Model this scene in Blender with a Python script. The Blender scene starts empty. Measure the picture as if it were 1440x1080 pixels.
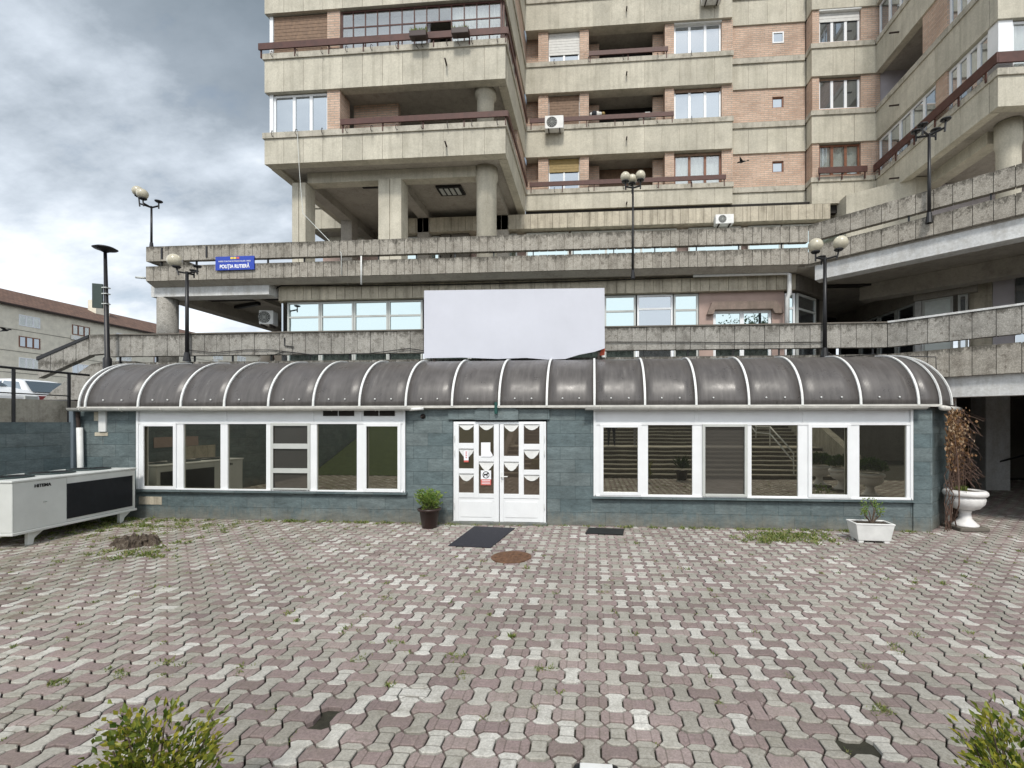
import bpy, math, random
import numpy as np
from mathutils import Matrix, Vector
R = random.Random(7)
C = bpy.context.scene.collection
rad = math.radians

# ---------------------------------------------------------------- camera
H = 2.1; F = 640.0; CX = 783.5; CY = 595.0; TH = rad(4.42)
sT, cT = math.sin(TH), math.cos(TH)
cam_d = bpy.data.cameras.new('camera'); cam = bpy.data.objects.new('camera', cam_d); C.objects.link(cam)
cam.location = (0, 0, H); cam.rotation_euler = (rad(90), 0, TH)
cam_d.sensor_width = 36; cam_d.lens = F / 1440 * 36
cam_d.shift_x = -(CX - 720) / 1440; cam_d.shift_y = (CY - 540) / 1440
cam_d.clip_start = .05; cam_d.clip_end = 6000
bpy.context.scene.camera = cam

def ray(px, py=CY):
    u = (px - CX) / F; v = (CY - py) / F
    return cT * u - sT, cT + sT * u, v
def at(px, py, Y):
    dx, dy, dz = ray(px, py); t = Y / dy
    return dx * t, Y, H + dz * t
def X(px, Y): return at(px, CY, Y)[0]
def Z(px, py, Y): return at(px, py, Y)[2]
def gnd(px, py, z=0):
    dx, dy, dz = ray(px, py); t = (z - H) / dz
    return dx * t, dy * t, z

# ---------------------------------------------------------------- materials
MATS = {}
def newmat(name):
    m = bpy.data.materials.new(name); m.use_nodes = True
    nt = m.node_tree; nt.nodes.clear()
    out = nt.nodes.new('ShaderNodeOutputMaterial')
    p = nt.nodes.new('ShaderNodeBsdfPrincipled')
    nt.links.new(p.outputs[0], out.inputs[0])
    MATS[name] = m
    return m, nt, p, out
def N(nt, t, **k):
    n = nt.nodes.new(t)
    for a, b in k.items(): setattr(n, a, b)
    return n
def L(nt, a, b): nt.links.new(a, b)
def rgb(c): return (c[0], c[1], c[2], 1)
def noise(nt, vec, scale, detail=4, rough=.6):
    n = N(nt, 'ShaderNodeTexNoise'); n.inputs['Scale'].default_value = scale
    n.inputs['Detail'].default_value = detail; n.inputs['Roughness'].default_value = rough
    L(nt, vec, n.inputs['Vector']); return n.outputs['Fac']
def ramp(nt, fac, stops):
    r = N(nt, 'ShaderNodeValToRGB'); e = r.color_ramp.elements
    while len(e) < len(stops): e.new(.5)
    for el, (p, c) in zip(e, stops):
        el.position = p; el.color = rgb(c) if not isinstance(c, (int, float)) else (c, c, c, 1)
    L(nt, fac, r.inputs[0]); return r.outputs[0]
def mix(nt, fac, a, b, mode='MIX'):
    m = N(nt, 'ShaderNodeMix', data_type='RGBA', blend_type=mode)
    for i, s in ((0, fac), (6, a), (7, b)):
        if isinstance(s, (int, float)): m.inputs[i].default_value = s
        elif isinstance(s, (tuple, list)): m.inputs[i].default_value = rgb(s)
        else: L(nt, s, m.inputs[i])
    return m.outputs[2]
def math_(nt, op, a, b=None):
    m = N(nt, 'ShaderNodeMath', operation=op)
    for i, s in enumerate((a, b)):
        if s is None: continue
        if isinstance(s, (int, float)): m.inputs[i].default_value = s
        else: L(nt, s, m.inputs[i])
    return m.outputs[0]
def pos(nt): return N(nt, 'ShaderNodeNewGeometry').outputs['Position']
def scaled(nt, vec, s):
    m = N(nt, 'ShaderNodeMapping'); m.inputs['Scale'].default_value = s; L(nt, vec, m.inputs[0]); return m.outputs[0]
def bump(nt, p, h, strength=.3, dist=.01):
    b = N(nt, 'ShaderNodeBump'); b.inputs['Strength'].default_value = strength; b.inputs['Distance'].default_value = dist
    L(nt, h, b.inputs['Height']); L(nt, b.outputs[0], p.inputs['Normal'])

def plain(name, col, rough=.5, metal=0, var=.12, scale=8, spec=.5, bmp=0):
    m, nt, p, o = newmat(name)
    P = pos(nt)
    n = noise(nt, P, scale, 5)
    f = ramp(nt, n, [(.3, 1 - var), (.7, 1 + var * .3)])
    L(nt, mix(nt, 1.0, col, f, 'MULTIPLY'), p.inputs['Base Color'])
    p.inputs['Roughness'].default_value = rough; p.inputs['Metallic'].default_value = metal
    p.inputs['Specular IOR Level'].default_value = spec
    if bmp: bump(nt, p, noise(nt, P, scale * 6, 3), bmp, .01)
    return m

def concrete(name, col, stain=.5, pebble=.0, streak=.45, stain_col=(.10, .09, .07), green=0):
    m, nt, p, o = newmat(name)
    P = pos(nt)
    base = mix(nt, ramp(nt, noise(nt, P, 1.3, 6), [(.3, 0.), (.7, 1.)]), [c * .86 for c in col], [c * 1.1 for c in col])
    g = N(nt, 'ShaderNodeNewGeometry').outputs['Random Per Island']
    base = mix(nt, 1.0, base, ramp(nt, g, [(0, .88), (1, 1.06)]), 'MULTIPLY')
    base = mix(nt, 1.0, base, ramp(nt, noise(nt, P, 22, 5, .7), [(.3, .82), (.7, 1.08)]), 'MULTIPLY')
    # rain streaks running down
    st = noise(nt, scaled(nt, P, (3.2, 3.2, .22)), 1.6, 6, .65)
    base = mix(nt, math_(nt, 'MULTIPLY', ramp(nt, st, [(.47, 0.), (.68, 1.)]), streak), base, stain_col)
    # blotches of lichen and soot
    b = noise(nt, P, 3.4, 8, .75)
    base = mix(nt, math_(nt, 'MULTIPLY', ramp(nt, b, [(.50, 0.), (.66, 1.)]), stain), base, stain_col)
    fine = noise(nt, scaled(nt, P, (1, 1, 1.6)), 9, 9, .85)
    base = mix(nt, math_(nt, 'MULTIPLY', ramp(nt, fine, [(.54, 0.), (.66, 1.)]), stain * .6), base, stain_col)
    if green:
        b2 = noise(nt, scaled(nt, P, (1, 1, .5)), 1.1, 6, .7)
        base = mix(nt, math_(nt, 'MULTIPLY', ramp(nt, b2, [(.55, 0.), (.72, 1.)]), green), base, (.13, .13, .06))
    h = noise(nt, P, 30, 6, .7)
    if pebble:
        v = N(nt, 'ShaderNodeTexVoronoi'); v.inputs['Scale'].default_value = 42; L(nt, P, v.inputs['Vector'])
        pc = ramp(nt, v.outputs['Distance'], [(.0, 1.12), (.6, .72)])
        base = mix(nt, pebble, base, mix(nt, 1.0, base, pc, 'MULTIPLY'))
        # crusty spots where the pebbles have come off
        sp = noise(nt, P, 11, 5, .8)
        base = mix(nt, math_(nt, 'MULTIPLY', ramp(nt, sp, [(.57, 0.), (.62, 1.)]), pebble * .7), base, (.09, .075, .06))
        h = v.outputs['Distance']
    if pebble > .5:
        sz = N(nt, 'ShaderNodeSeparateXYZ'); L(nt, P, sz.inputs[0]); tot = 0.0
        for top in (4.33, 7.03, 6.48, 3.64):
            d_ = math_(nt, 'MULTIPLY', math_(nt, 'ABSOLUTE', math_(nt, 'SUBTRACT', sz.outputs[2], top)), -4.5)
            tot = math_(nt, 'ADD', math_(nt, 'MAXIMUM', math_(nt, 'ADD', d_, 1.0), 0.0), tot)
        gm = ramp(nt, math_(nt, 'ADD', noise(nt, scaled(nt, P, (1, 1, .6)), 7, 8, .85), math_(nt, 'MULTIPLY', tot, .22)), [(.60, 0.), (.72, 1.)])
        base = mix(nt, math_(nt, 'MULTIPLY', gm, .8), base, (.06, .055, .045))
    L(nt, base, p.inputs['Base Color']); p.inputs['Roughness'].default_value = .9
    p.inputs['Specular IOR Level'].default_value = .2
    bump(nt, p, h, .35, .008)
    return m

def wallvec(nt):
    s = N(nt, 'ShaderNodeSeparateXYZ'); L(nt, pos(nt), s.inputs[0])
    c = N(nt, 'ShaderNodeCombineXYZ')
    L(nt, math_(nt, 'ADD', s.outputs[0], s.outputs[1]), c.inputs[0]); L(nt, s.outputs[2], c.inputs[1])
    return c.outputs[0]
def brickmat(name, c1, c2, mortar, bw, bh, ms, bumps=.5, blot=None, rough=.85, spec=.3):
    m, nt, p, o = newmat(name)
    v = wallvec(nt)
    b = N(nt, 'ShaderNodeTexBrick'); L(nt, v, b.inputs['Vector'])
    b.inputs['Scale'].default_value = 1; b.inputs['Brick Width'].default_value = bw; b.inputs['Row Height'].default_value = bh
    b.inputs['Mortar Size'].default_value = ms; b.inputs['Color1'].default_value = rgb(c1); b.inputs['Color2'].default_value = rgb(c2)
    b.inputs['Mortar'].default_value = rgb(mortar); b.inputs['Mortar Smooth'].default_value = .2
    P = pos(nt)
    col = mix(nt, 1.0, b.outputs['Color'], ramp(nt, noise(nt, P, 1.0, 6), [(.3, .78), (.7, 1.12)]), 'MULTIPLY')
    col = mix(nt, 1.0, col, ramp(nt, noise(nt, scaled(nt, P, (1, 1, 3)), 16, 6, .7), [(.25, .72), (.75, 1.25)]), 'MULTIPLY')
    if name == 'teal_slate':
        zz_ = N(nt, 'ShaderNodeSeparateXYZ'); L(nt, P, zz_.inputs[0])
        sp_ = math_(nt, 'SUBTRACT', noise(nt, scaled(nt, P, (2, 2, .8)), 3, 8, .8), math_(nt, 'MULTIPLY', zz_.outputs[2], .9))
        col = mix(nt, math_(nt, 'MULTIPLY', ramp(nt, sp_, [(.22, 0.), (.50, 1.)]), .65), col, (.20, .185, .15))
        sc_ = noise(nt, scaled(nt, P, (1.3, 1.3, 9)), 5, 9, .85)
        col = mix(nt, math_(nt, 'MULTIPLY', ramp(nt, sc_, [(.60, 0.), (.72, 1.)]), .5), col, (.34, .38, .38))
        col = mix(nt, 1.0, col, ramp(nt, noise(nt, scaled(nt, P, (.8, .8, 2.2)), 2.6, 6, .8), [(.3, .62), (.7, 1.28)]), 'MULTIPLY')
    if blot:
        col = mix(nt, math_(nt, 'MULTIPLY', ramp(nt, noise(nt, scaled(nt, P, (2.5, 2.5, 1)), 3.1, 8, .8), [(.60, 0.), (.74, 1.)]), .75), col, blot)
    L(nt, col, p.inputs['Base Color']); p.inputs['Roughness'].default_value = rough
    p.inputs['Specular IOR Level'].default_value = spec
    hh = math_(nt, 'ADD', math_(nt, 'MULTIPLY', b.outputs['Fac'], -1.0), math_(nt, 'MULTIPLY', noise(nt, P, 25, 6, .7), .8))
    bump(nt, p, hh, bumps, .012)
    return m

def glassmat(name, tint, dark, refl, rough=.02, wav=0):
    m, nt, p, o = newmat(name)
    p.inputs['Base Color'].default_value = rgb(dark); p.inputs['Roughness'].default_value = .3
    g = N(nt, 'ShaderNodeBsdfGlossy'); g.inputs['Color'].default_value = rgb(tint); g.inputs['Roughness'].default_value = rough
    if wav:
        b = N(nt, 'ShaderNodeBump'); b.inputs['Strength'].default_value = wav; b.inputs['Distance'].default_value = .01
        L(nt, noise(nt, pos(nt), 1.7, 1), b.inputs['Height']); L(nt, b.outputs[0], g.inputs['Normal'])
    ms = N(nt, 'ShaderNodeMixShader'); ms.inputs[0].default_value = refl
    L(nt, p.outputs[0], ms.inputs[1]); L(nt, g.outputs[0], ms.inputs[2]); L(nt, ms.outputs[0], o.inputs[0])
    return m
def clearglass(name, refl=.25):
    m, nt, p, o = newmat(name)
    t = N(nt, 'ShaderNodeBsdfTransparent'); t.inputs[0].default_value = (.9, .93, .93, 1)
    g = N(nt, 'ShaderNodeBsdfGlossy'); g.inputs['Roughness'].default_value = .02
    ms = N(nt, 'ShaderNodeMixShader'); ms.inputs[0].default_value = refl
    L(nt, t.outputs[0], ms.inputs[1]); L(nt, g.outputs[0], ms.inputs[2]); L(nt, ms.outputs[0], o.inputs[0])
    return m
def leafmat(name, a, b, c=None):
    m, nt, p, o = newmat(name)
    g = N(nt, 'ShaderNodeNewGeometry').outputs['Random Per Island']
    st = [(0, a), (1, b)] if c is None else [(0, a), (.6, b), (1, c)]
    L(nt, ramp(nt, g, st), p.inputs['Base Color']); p.inputs['Roughness'].default_value = .45
    tr = N(nt, 'ShaderNodeBsdfTranslucent'); L(nt, ramp(nt, g, st), tr.inputs[0])
    ms = N(nt, 'ShaderNodeMixShader'); ms.inputs[0].default_value = .3
    L(nt, p.outputs[0], ms.inputs[1]); L(nt, tr.outputs[0], ms.inputs[2]); L(nt, ms.outputs[0], o.inputs[0])
    return m

CON = concrete('tower_concrete', (.55, .52, .435), .20, 0, .30, (.22, .20, .155), green=.12)
CAPM = concrete('cap_concrete', (.51, .48, .41), .55, 0, .4, (.15, .14, .11), green=.15)
PAN = concrete('pebble_panel', (.47, .44, .385), .6, .95, .35, (.15, .13, .105))
PANL = concrete('pebble_panel_low', (.42, .405, .37), .6, .95, .25, (.12, .11, .095))
FAS = concrete('fascia_panel', (.56, .51, .41), .35, .2, .5, (.14, .12, .09))
WHC = concrete('painted_beam', (.62, .63, .63), .35, 0, .3, (.28, .26, .22))
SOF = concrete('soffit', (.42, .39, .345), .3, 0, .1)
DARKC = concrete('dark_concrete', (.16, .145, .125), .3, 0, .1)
BRICK = brickmat('roman_brick', (.62, .45, .35), (.52, .355, .265), (.40, .345, .29), .34, .085, .014, .7)
SLATE = brickmat('teal_slate', (.105, .145, .155), (.15, .185, .19), (.075, .10, .105), .62, .27, .004, .8, (.20, .20, .185), .55, .4)
WHITE = plain('white_pvc', (.80, .82, .84), .35, 0, .06, 3)
WHITE2 = plain('white_paint', (.74, .75, .74), .5, 0, .14, 5)
GREYF = plain('grey_frame', (.50, .52, .50), .45, 0, .1, 4)
ACW = plain('unit_enamel', (.66, .68, .66), .4, 0, .12, 2)
SIGNW = plain('blank_board', (.56, .575, .64), .45, 0, .09, .7)
BLACKM = plain('black_metal', (.018, .018, .02), .4, .3, .3, 6)
IRON = plain('rusty_iron', (.05, .035, .03), .8, .2, .4, 20)
RAILM = plain('red_brown_wood', (.085, .031, .023), .6, 0, .35, 6)
BROWNF = plain('brown_window_wood', (.20, .075, .035), .5, 0, .3, 8)
SHUT = plain('brown_shutter', (.22, .14, .09), .7, 0, .35, 9)
SHUTW = plain('white_shutter', (.62, .62, .60), .6, 0, .12, 9)
SHUTY = plain('ochre_shutter', (.30, .21, .07), .6, 0, .2, 9)
CURT = plain('curtain_cloth', (.70, .69, .66), .9, 0, .15, 12)
LAV = plain('lavender_plaster', (.50, .47, .50), .8, 0, .15, 2)
PINKP = plain('pink_plaster', (.42, .31, .27), .85, 0, .2, 2, bmp=.2)
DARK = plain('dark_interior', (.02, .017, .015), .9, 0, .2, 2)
RUBBER = plain('rubber_mat', (.022, .023, .033), .9, 0, .3, 30, bmp=.6)
GUT = plain('gutter_enamel', (.60, .59, .55), .45, 0, .25, 5)
GLB = plain('aged_globe', (.56, .52, .41), .22, 0, .25, 5)
BLUE = plain('sign_blue', (.012, .05, .40), .4, 0, .1, 6)
RED = plain('sign_red', (.62, .12, .10), .5, 0, .05, 6)
LETW = plain('sign_white', (.85, .86, .9), .5, 0, .02, 6)
YEL = plain('sign_yellow', (.8, .6, .08), .5, 0, .02, 6)
POTB = plain('brown_plastic', (.035, .018, .015), .45, 0, .2, 10)
SOIL = plain('soil', (.06, .045, .03), .95, 0, .4, 30, bmp=.6)
STONEW = plain('cast_white_stone', (.76, .75, .74), .6, 0, .14, 7, bmp=.15)
BARK = plain('bark', (.13, .095, .07), .9, 0, .5, 15, bmp=.8)
SKIN = plain('skin', (.45, .27, .2), .6); JEAN = plain('dark_trousers', (.02, .022, .03), .9)
CPT = plain('car_white', (.75, .77, .79), .25, 0, .03, 2); CGL = glassmat('car_glass', (.8, .9, .95), (.03, .035, .04), .35)
TAIL = plain('tail_light', (.30, .01, .012), .3)
ROOFT = brickmat('roof_tiles', (.19, .115, .085), (.145, .09, .07), (.09, .06, .05), .5, .35, .03, .4)
FARW = concrete('far_render', (.80, .75, .63), .15, 0, .15, (.45, .41, .32))
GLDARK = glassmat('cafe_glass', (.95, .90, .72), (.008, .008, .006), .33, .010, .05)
GLSCR = glassmat('screened_glass', (.7, .66, .58), (.05, .047, .042), .22, .04)
GLSKY = glassmat('shop_glass', (.60, .70, .70), (.05, .08, .08), .88, .012, .10)
GLT = glassmat('flat_glass', (.85, .92, .98), (.035, .04, .045), .45, .03)
GLCL = clearglass('clear_glass')
LEAFB = leafmat('boxwood_leaves', (.05, .10, .012), (.22, .25, .035), (.42, .38, .05))
LEAFG = leafmat('pot_leaves', (.08, .17, .03), (.28, .36, .08))
LEAFO = leafmat('dry_leaves', (.13, .065, .03), (.30, .16, .065), (.46, .35, .22))
GRASS = leafmat('weed_leaves', (.08, .14, .03), (.24, .29, .08), (.34, .32, .14))
LEAFD = leafmat('tree_leaves', (.02, .05, .01), (.06, .11, .02))

# rust manhole
m, nt, p, o = newmat('rusty_cover'); P = pos(nt)
L(nt, ramp(nt, noise(nt, P, 14, 6, .7), [(.3, (.07, .035, .02)), (.7, (.21, .11, .06))]), p.inputs['Base Color'])
p.inputs['Roughness'].default_value = .85; bump(nt, p, noise(nt, P, 60, 3), .6, .01)
RUST = m
# vault polycarbonate: ribbed, dirty smoked sheet
m, nt, p, o = newmat('smoked_sheet'); P = pos(nt)
st = noise(nt, scaled(nt, P, (6, .7, .7)), 2.2, 6, .7)
c = ramp(nt, st, [(.3, (.062, .056, .054)), (.6, (.10, .092, .088)), (.8, (.19, .18, .172))])
c = mix(nt, math_(nt, 'MULTIPLY', ramp(nt, noise(nt, P, 1.5, 5), [(.5, 0.), (.75, 1.)]), .4), c, (.13, .12, .12))
L(nt, c, p.inputs['Base Color']); p.inputs['Roughness'].default_value = .32
L(nt, ramp(nt, noise(nt, P, 3, 5), [(.3, .22), (.7, .5)]), p.inputs['Roughness'])
w = N(nt, 'ShaderNodeTexWave'); w.bands_direction = 'X'; w.inputs['Scale'].default_value = 14; w.inputs['Distortion'].default_value = .3
L(nt, P, w.inputs['Vector']); bump(nt, p, w.outputs['Fac'], .25, .004)
POLY = m
# pavers
def paver(name, a, b, c, axis):
    m, nt, p, o = newmat(name); P = pos(nt)
    g = N(nt, 'ShaderNodeNewGeometry').outputs['Random Per Island']
    col = ramp(nt, g, [(0, a), (.6, b), (1, c)])
    col = mix(nt, 1.0, col, ramp(nt, noise(nt, P, 60, 5, .8), [(.3, .66), (.7, 1.28)]), 'MULTIPLY')
    col = mix(nt, 1.0, col, ramp(nt, noise(nt, P, .45, 5, .6), [(.35, .84), (.65, 1.10)]), 'MULTIPLY')
    # worn blotches and ground-in dirt
    dirt = ramp(nt, noise(nt, P, 7, 8, .8), [(.50, 0.), (.70, 1.)])
    col = mix(nt, math_(nt, 'MULTIPLY', dirt, .55), col, (.15, .132, .105))
    pale = ramp(nt, noise(nt, scaled(nt, P, (1.1, .9, 1)), 13, 8, .8), [(.58, 0.), (.74, 1.)])
    col = mix(nt, math_(nt, 'MULTIPLY', pale, .5), col, (.46, .44, .39))
    s = N(nt, 'ShaderNodeSeparateXYZ'); L(nt, P, s.inputs[0])
    # two cast grooves across the waist
    f = math_(nt, 'SUBTRACT', math_(nt, 'FRACT', math_(nt, 'ADD', math_(nt, 'DIVIDE', s.outputs[axis], .1725), .5)), .5)
    gr = math_(nt, 'SUBTRACT', math_(nt, 'ABSOLUTE', f), .285)
    gr = ramp(nt, math_(nt, 'ABSOLUTE', gr), [(.012, 1.), (.03, 0.)])
    gr = math_(nt, 'MULTIPLY', gr, ramp(nt, math_(nt, 'FRACT', math_(nt, 'MULTIPLY', g, 7.0)), [(.35, 0.), (.75, 1.)]))
    col = mix(nt, math_(nt, 'MULTIPLY', gr, .5), col, (.10, .085, .07))
    # moss film creeping in from the left side of the yard and in patches
    left = ramp(nt, math_(nt, 'ADD', math_(nt, 'MULTIPLY', s.outputs[0], -.1), -.1), [(.15, .18), (.9, 1.)])
    mo = ramp(nt, noise(nt, P, 2.3, 8, .78), [(.42, 0.), (.62, 1.)])
    col = mix(nt, math_(nt, 'MULTIPLY', math_(nt, 'MULTIPLY', left, mo), .7), col, (.17, .165, .10))
    L(nt, col, p.inputs['Base Color']); p.inputs['Roughness'].default_value = .9; p.inputs['Specular IOR Level'].default_value = .2
    bump(nt, p, math_(nt, 'SUBTRACT', noise(nt, P, 70, 5, .8), gr), .7, .005)
    return m
PV_P = paver('paver_pink', (.235, .185, .18), (.30, .235, .23), (.36, .30, .285), 0)
PV_W = paver('paver_pale', (.32, .305, .27), (.42, .405, .365), (.60, .59, .555), 1)
GROUND = plain('joint_soil', (.035, .033, .022), .95, 0, .5, 18, bmp=.6)
ASPH = plain('asphalt', (.06, .06, .06), .9, 0, .3, 3, bmp=.3)
STEP = concrete('stair_stone', (.42, .39, .34), .5, 0, .1, (.08, .075, .06))
m, nt, p, o = newmat('grass_bank'); P = pos(nt)
L(nt, ramp(nt, noise(nt, P, 5, 8, .8), [(.3, (.035, .06, .015)), (.7, (.09, .13, .035))]), p.inputs['Base Color']); p.inputs['Roughness'].default_value = .95
BANK = m

# ---------------------------------------------------------------- mesh building
class MB:
    def __init__(s, M=None): s.v = []; s.f = []; s.m = []; s.M = M
    def add(s, vs, fs, m=0):
        b = len(s.v)
        s.v += [tuple(s.M @ Vector(q)) if s.M is not None else tuple(q) for q in vs]
        s.f += [tuple(b + i for i in f) for f in fs]; s.m += [m] * len(fs); return s
    def box(s, x0, x1, y0, y1, z0, z1, m=0):
        v = [(x, y, z) for z in (z0, z1) for y in (y0, y1) for x in (x0, x1)]
        return s.add(v, [(0, 2, 3, 1), (4, 5, 7, 6), (0, 1, 5, 4), (2, 6, 7, 3), (0, 4, 6, 2), (1, 3, 7, 5)], m)
    def prism(s, poly, z0, z1, m=0):
        n = len(poly); v = [(x, y, z0) for x, y in poly] + [(x, y, z1) for x, y in poly]
        return s.add(v, [tuple(range(n))[::-1], tuple(range(n, 2 * n))] + [(i, (i + 1) % n, n + (i + 1) % n, n + i) for i in range(n)], m)
    def slabx(s, poly, x0, x1, m=0):      # polygon in (y, z) swept along x
        n = len(poly); v = [(x0, y, z) for y, z in poly] + [(x1, y, z) for y, z in poly]
        return s.add(v, [tuple(range(n)), tuple(range(n, 2 * n))[::-1]] + [(i, n + i, n + (i + 1) % n, (i + 1) % n) for i in range(n)], m)
    def slaby(s, poly, y0, y1, m=0):      # polygon in (x, z) swept along y
        n = len(poly); v = [(x, y0, z) for x, z in poly] + [(x, y1, z) for x, z in poly]
        return s.add(v, [tuple(range(n)), tuple(range(n, 2 * n))[::-1]] + [(i, n + i, n + (i + 1) % n, (i + 1) % n) for i in range(n)], m)
    def tube(s, pts, r, n=8, m=0, cap=True):
        pts = [Vector(p) for p in pts]; rs = r if isinstance(r, (list, tuple)) else [r] * len(pts)
        rings = []
        up = None
        for i, p in enumerate(pts):
            d = (pts[min(i + 1, len(pts) - 1)] - pts[max(i - 1, 0)]).normalized()
            if up is None: up = Vector((0, 0, 1)) if abs(d.z) < .9 else Vector((1, 0, 0))
            a = d.cross(up).normalized(); b = a.cross(d).normalized(); up = b
            rings.append([p + (a * math.cos(2 * math.pi * k / n) + b * math.sin(2 * math.pi * k / n)) * rs[i] for k in range(n)])
        v = [q for rr in rings for q in rr]; f = []
        for i in range(len(pts) - 1):
            for k in range(n): f.append((i * n + k, i * n + (k + 1) % n, (i + 1) * n + (k + 1) % n, (i + 1) * n + k))
        if cap: f += [tuple(range(n))[::-1], tuple((len(pts) - 1) * n + k for k in range(n))]
        return s.add(v, f, m)
    def lathe(s, prof, n=24, c=(0, 0, 0), m=0, flute=0):
        v = []; f = []
        for i, (r, z) in enumerate(prof):
            for k in range(n):
                rr = r * (1 + (flute * (1 if k % 2 else -1) if isinstance(flute, float) and 0 < i < len(prof) - 1 else 0))
                a = 2 * math.pi * k / n; v.append((c[0] + rr * math.cos(a), c[1] + rr * math.sin(a), c[2] + z))
        for i in range(len(prof) - 1):
            for k in range(n): f.append((i * n + k, i * n + (k + 1) % n, (i + 1) * n + (k + 1) % n, (i + 1) * n + k))
        f += [tuple(range(n))[::-1], tuple((len(prof) - 1) * n + k for k in range(n))]
        return s.add(v, f, m)
    def ball(s, c, r, n=16, m=0, sq=(1, 1, 1)):
        pr = [(max(1e-4, r * math.sin(math.pi * i / 10)), -r * math.cos(math.pi * i / 10)) for i in range(11)]
        b = len(s.v); s.lathe(pr, n, c, m); return s
    def leaf(s, p, d, w, l, m=0):
        d = Vector(d).normalized(); a = d.cross(Vector((R.uniform(-1, 1), R.uniform(-1, 1), R.uniform(-.4, 1)))).normalized(); p = Vector(p)
        nrm = d.cross(a) * l * .12
        return s.add([p, p + d * l * .5 + a * w - nrm, p + d * l, p + d * l * .5 - a * w - nrm], [(0, 1, 2), (0, 2, 3)], m)
    def build(s, name, mats, parent=None, smooth=False, bevel=0, loc=None):
        if not isinstance(mats, (list, tuple)): mats = [mats]
        me = bpy.data.meshes.new(name); me.from_pydata(s.v, [], s.f)
        for mm in mats: me.materials.append(mm)
        if len(mats) > 1: me.polygons.foreach_set('material_index', s.m)
        if smooth: me.polygons.foreach_set('use_smooth', [True] * len(s.f))
        me.update()
        o = bpy.data.objects.new(name, me); C.objects.link(o)
        if loc: o.location = loc
        if parent is not None:
            o.parent = parent
            if parent.type == 'EMPTY' and parent.get('_w'): o.matrix_parent_inverse = Matrix.Translation(-parent.location)
        if bevel:
            b = o.modifiers.new('bevel', 'BEVEL'); b.width = bevel; b.segments = 2; b.limit_method = 'ANGLE'
        return o
def tag(o, label, cat, group=None, kind=None):
    if kind: o['kind'] = kind
    if label: o['label'] = label
    if cat: o['category'] = cat
    if group: o['group'] = group
    return o
def thing(name, label, cat, loc=(0, 0, 0), group=None, rz=0, world=False):
    o = bpy.data.objects.new(name, None); C.objects.link(o); o.location = loc; o.rotation_euler = (0, 0, rz)
    o.empty_display_size = .2
    if world: o['_w'] = 1
    return tag(o, label, cat, group)
def struct(o): o['kind'] = 'structure'; return o
def copy_tree(o, parent=None):
    c = o.copy(); C.objects.link(c)
    if parent is not None: c.parent = parent
    for ch in list(o.children): copy_tree(ch, c)
    return c
def frame_at(x, y, z, a=0): return Matrix.Translation((x, y, z)) @ Matrix.Rotation(a, 4, 'Z')
def text_mesh(name, body, size, mat, parent, M, align='CENTER', bold=0, xs=1):
    cu = bpy.data.curves.new(name, 'FONT'); cu.body = body; cu.size = size; cu.align_x = align; cu.extrude = .003; cu.offset = bold
    t = bpy.data.objects.new(name, cu); C.objects.link(t)
    dg = bpy.context.evaluated_depsgraph_get(); me = bpy.data.meshes.new_from_object(t.evaluated_get(dg))
    bpy.data.objects.remove(t)
    me.transform(M @ Matrix.Rotation(rad(90), 4, 'X') @ Matrix.Diagonal((xs, 1, 1, 1)))
    me.materials.clear(); me.materials.append(mat)
    o = bpy.data.objects.new(name, me); C.objects.link(o)
    o.parent = parent
    if parent.type == 'EMPTY' and parent.get('_w'): o.matrix_parent_inverse = Matrix.Translation(-parent.location)
    return o

# ================================================================= SETTING
YF = 9.34
g = MB(); g.add([(-3000, -3000, -.03), (3000, -3000, -.03), (3000, 3000, -.03), (-3000, 3000, -.03)], [(0, 1, 2, 3)])
struct(g.build('ground', GROUND))
g = MB(); g.box(-900, -12.6, -300, 900, -.02, 2.3)
struct(g.build('street', ASPH))

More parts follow.
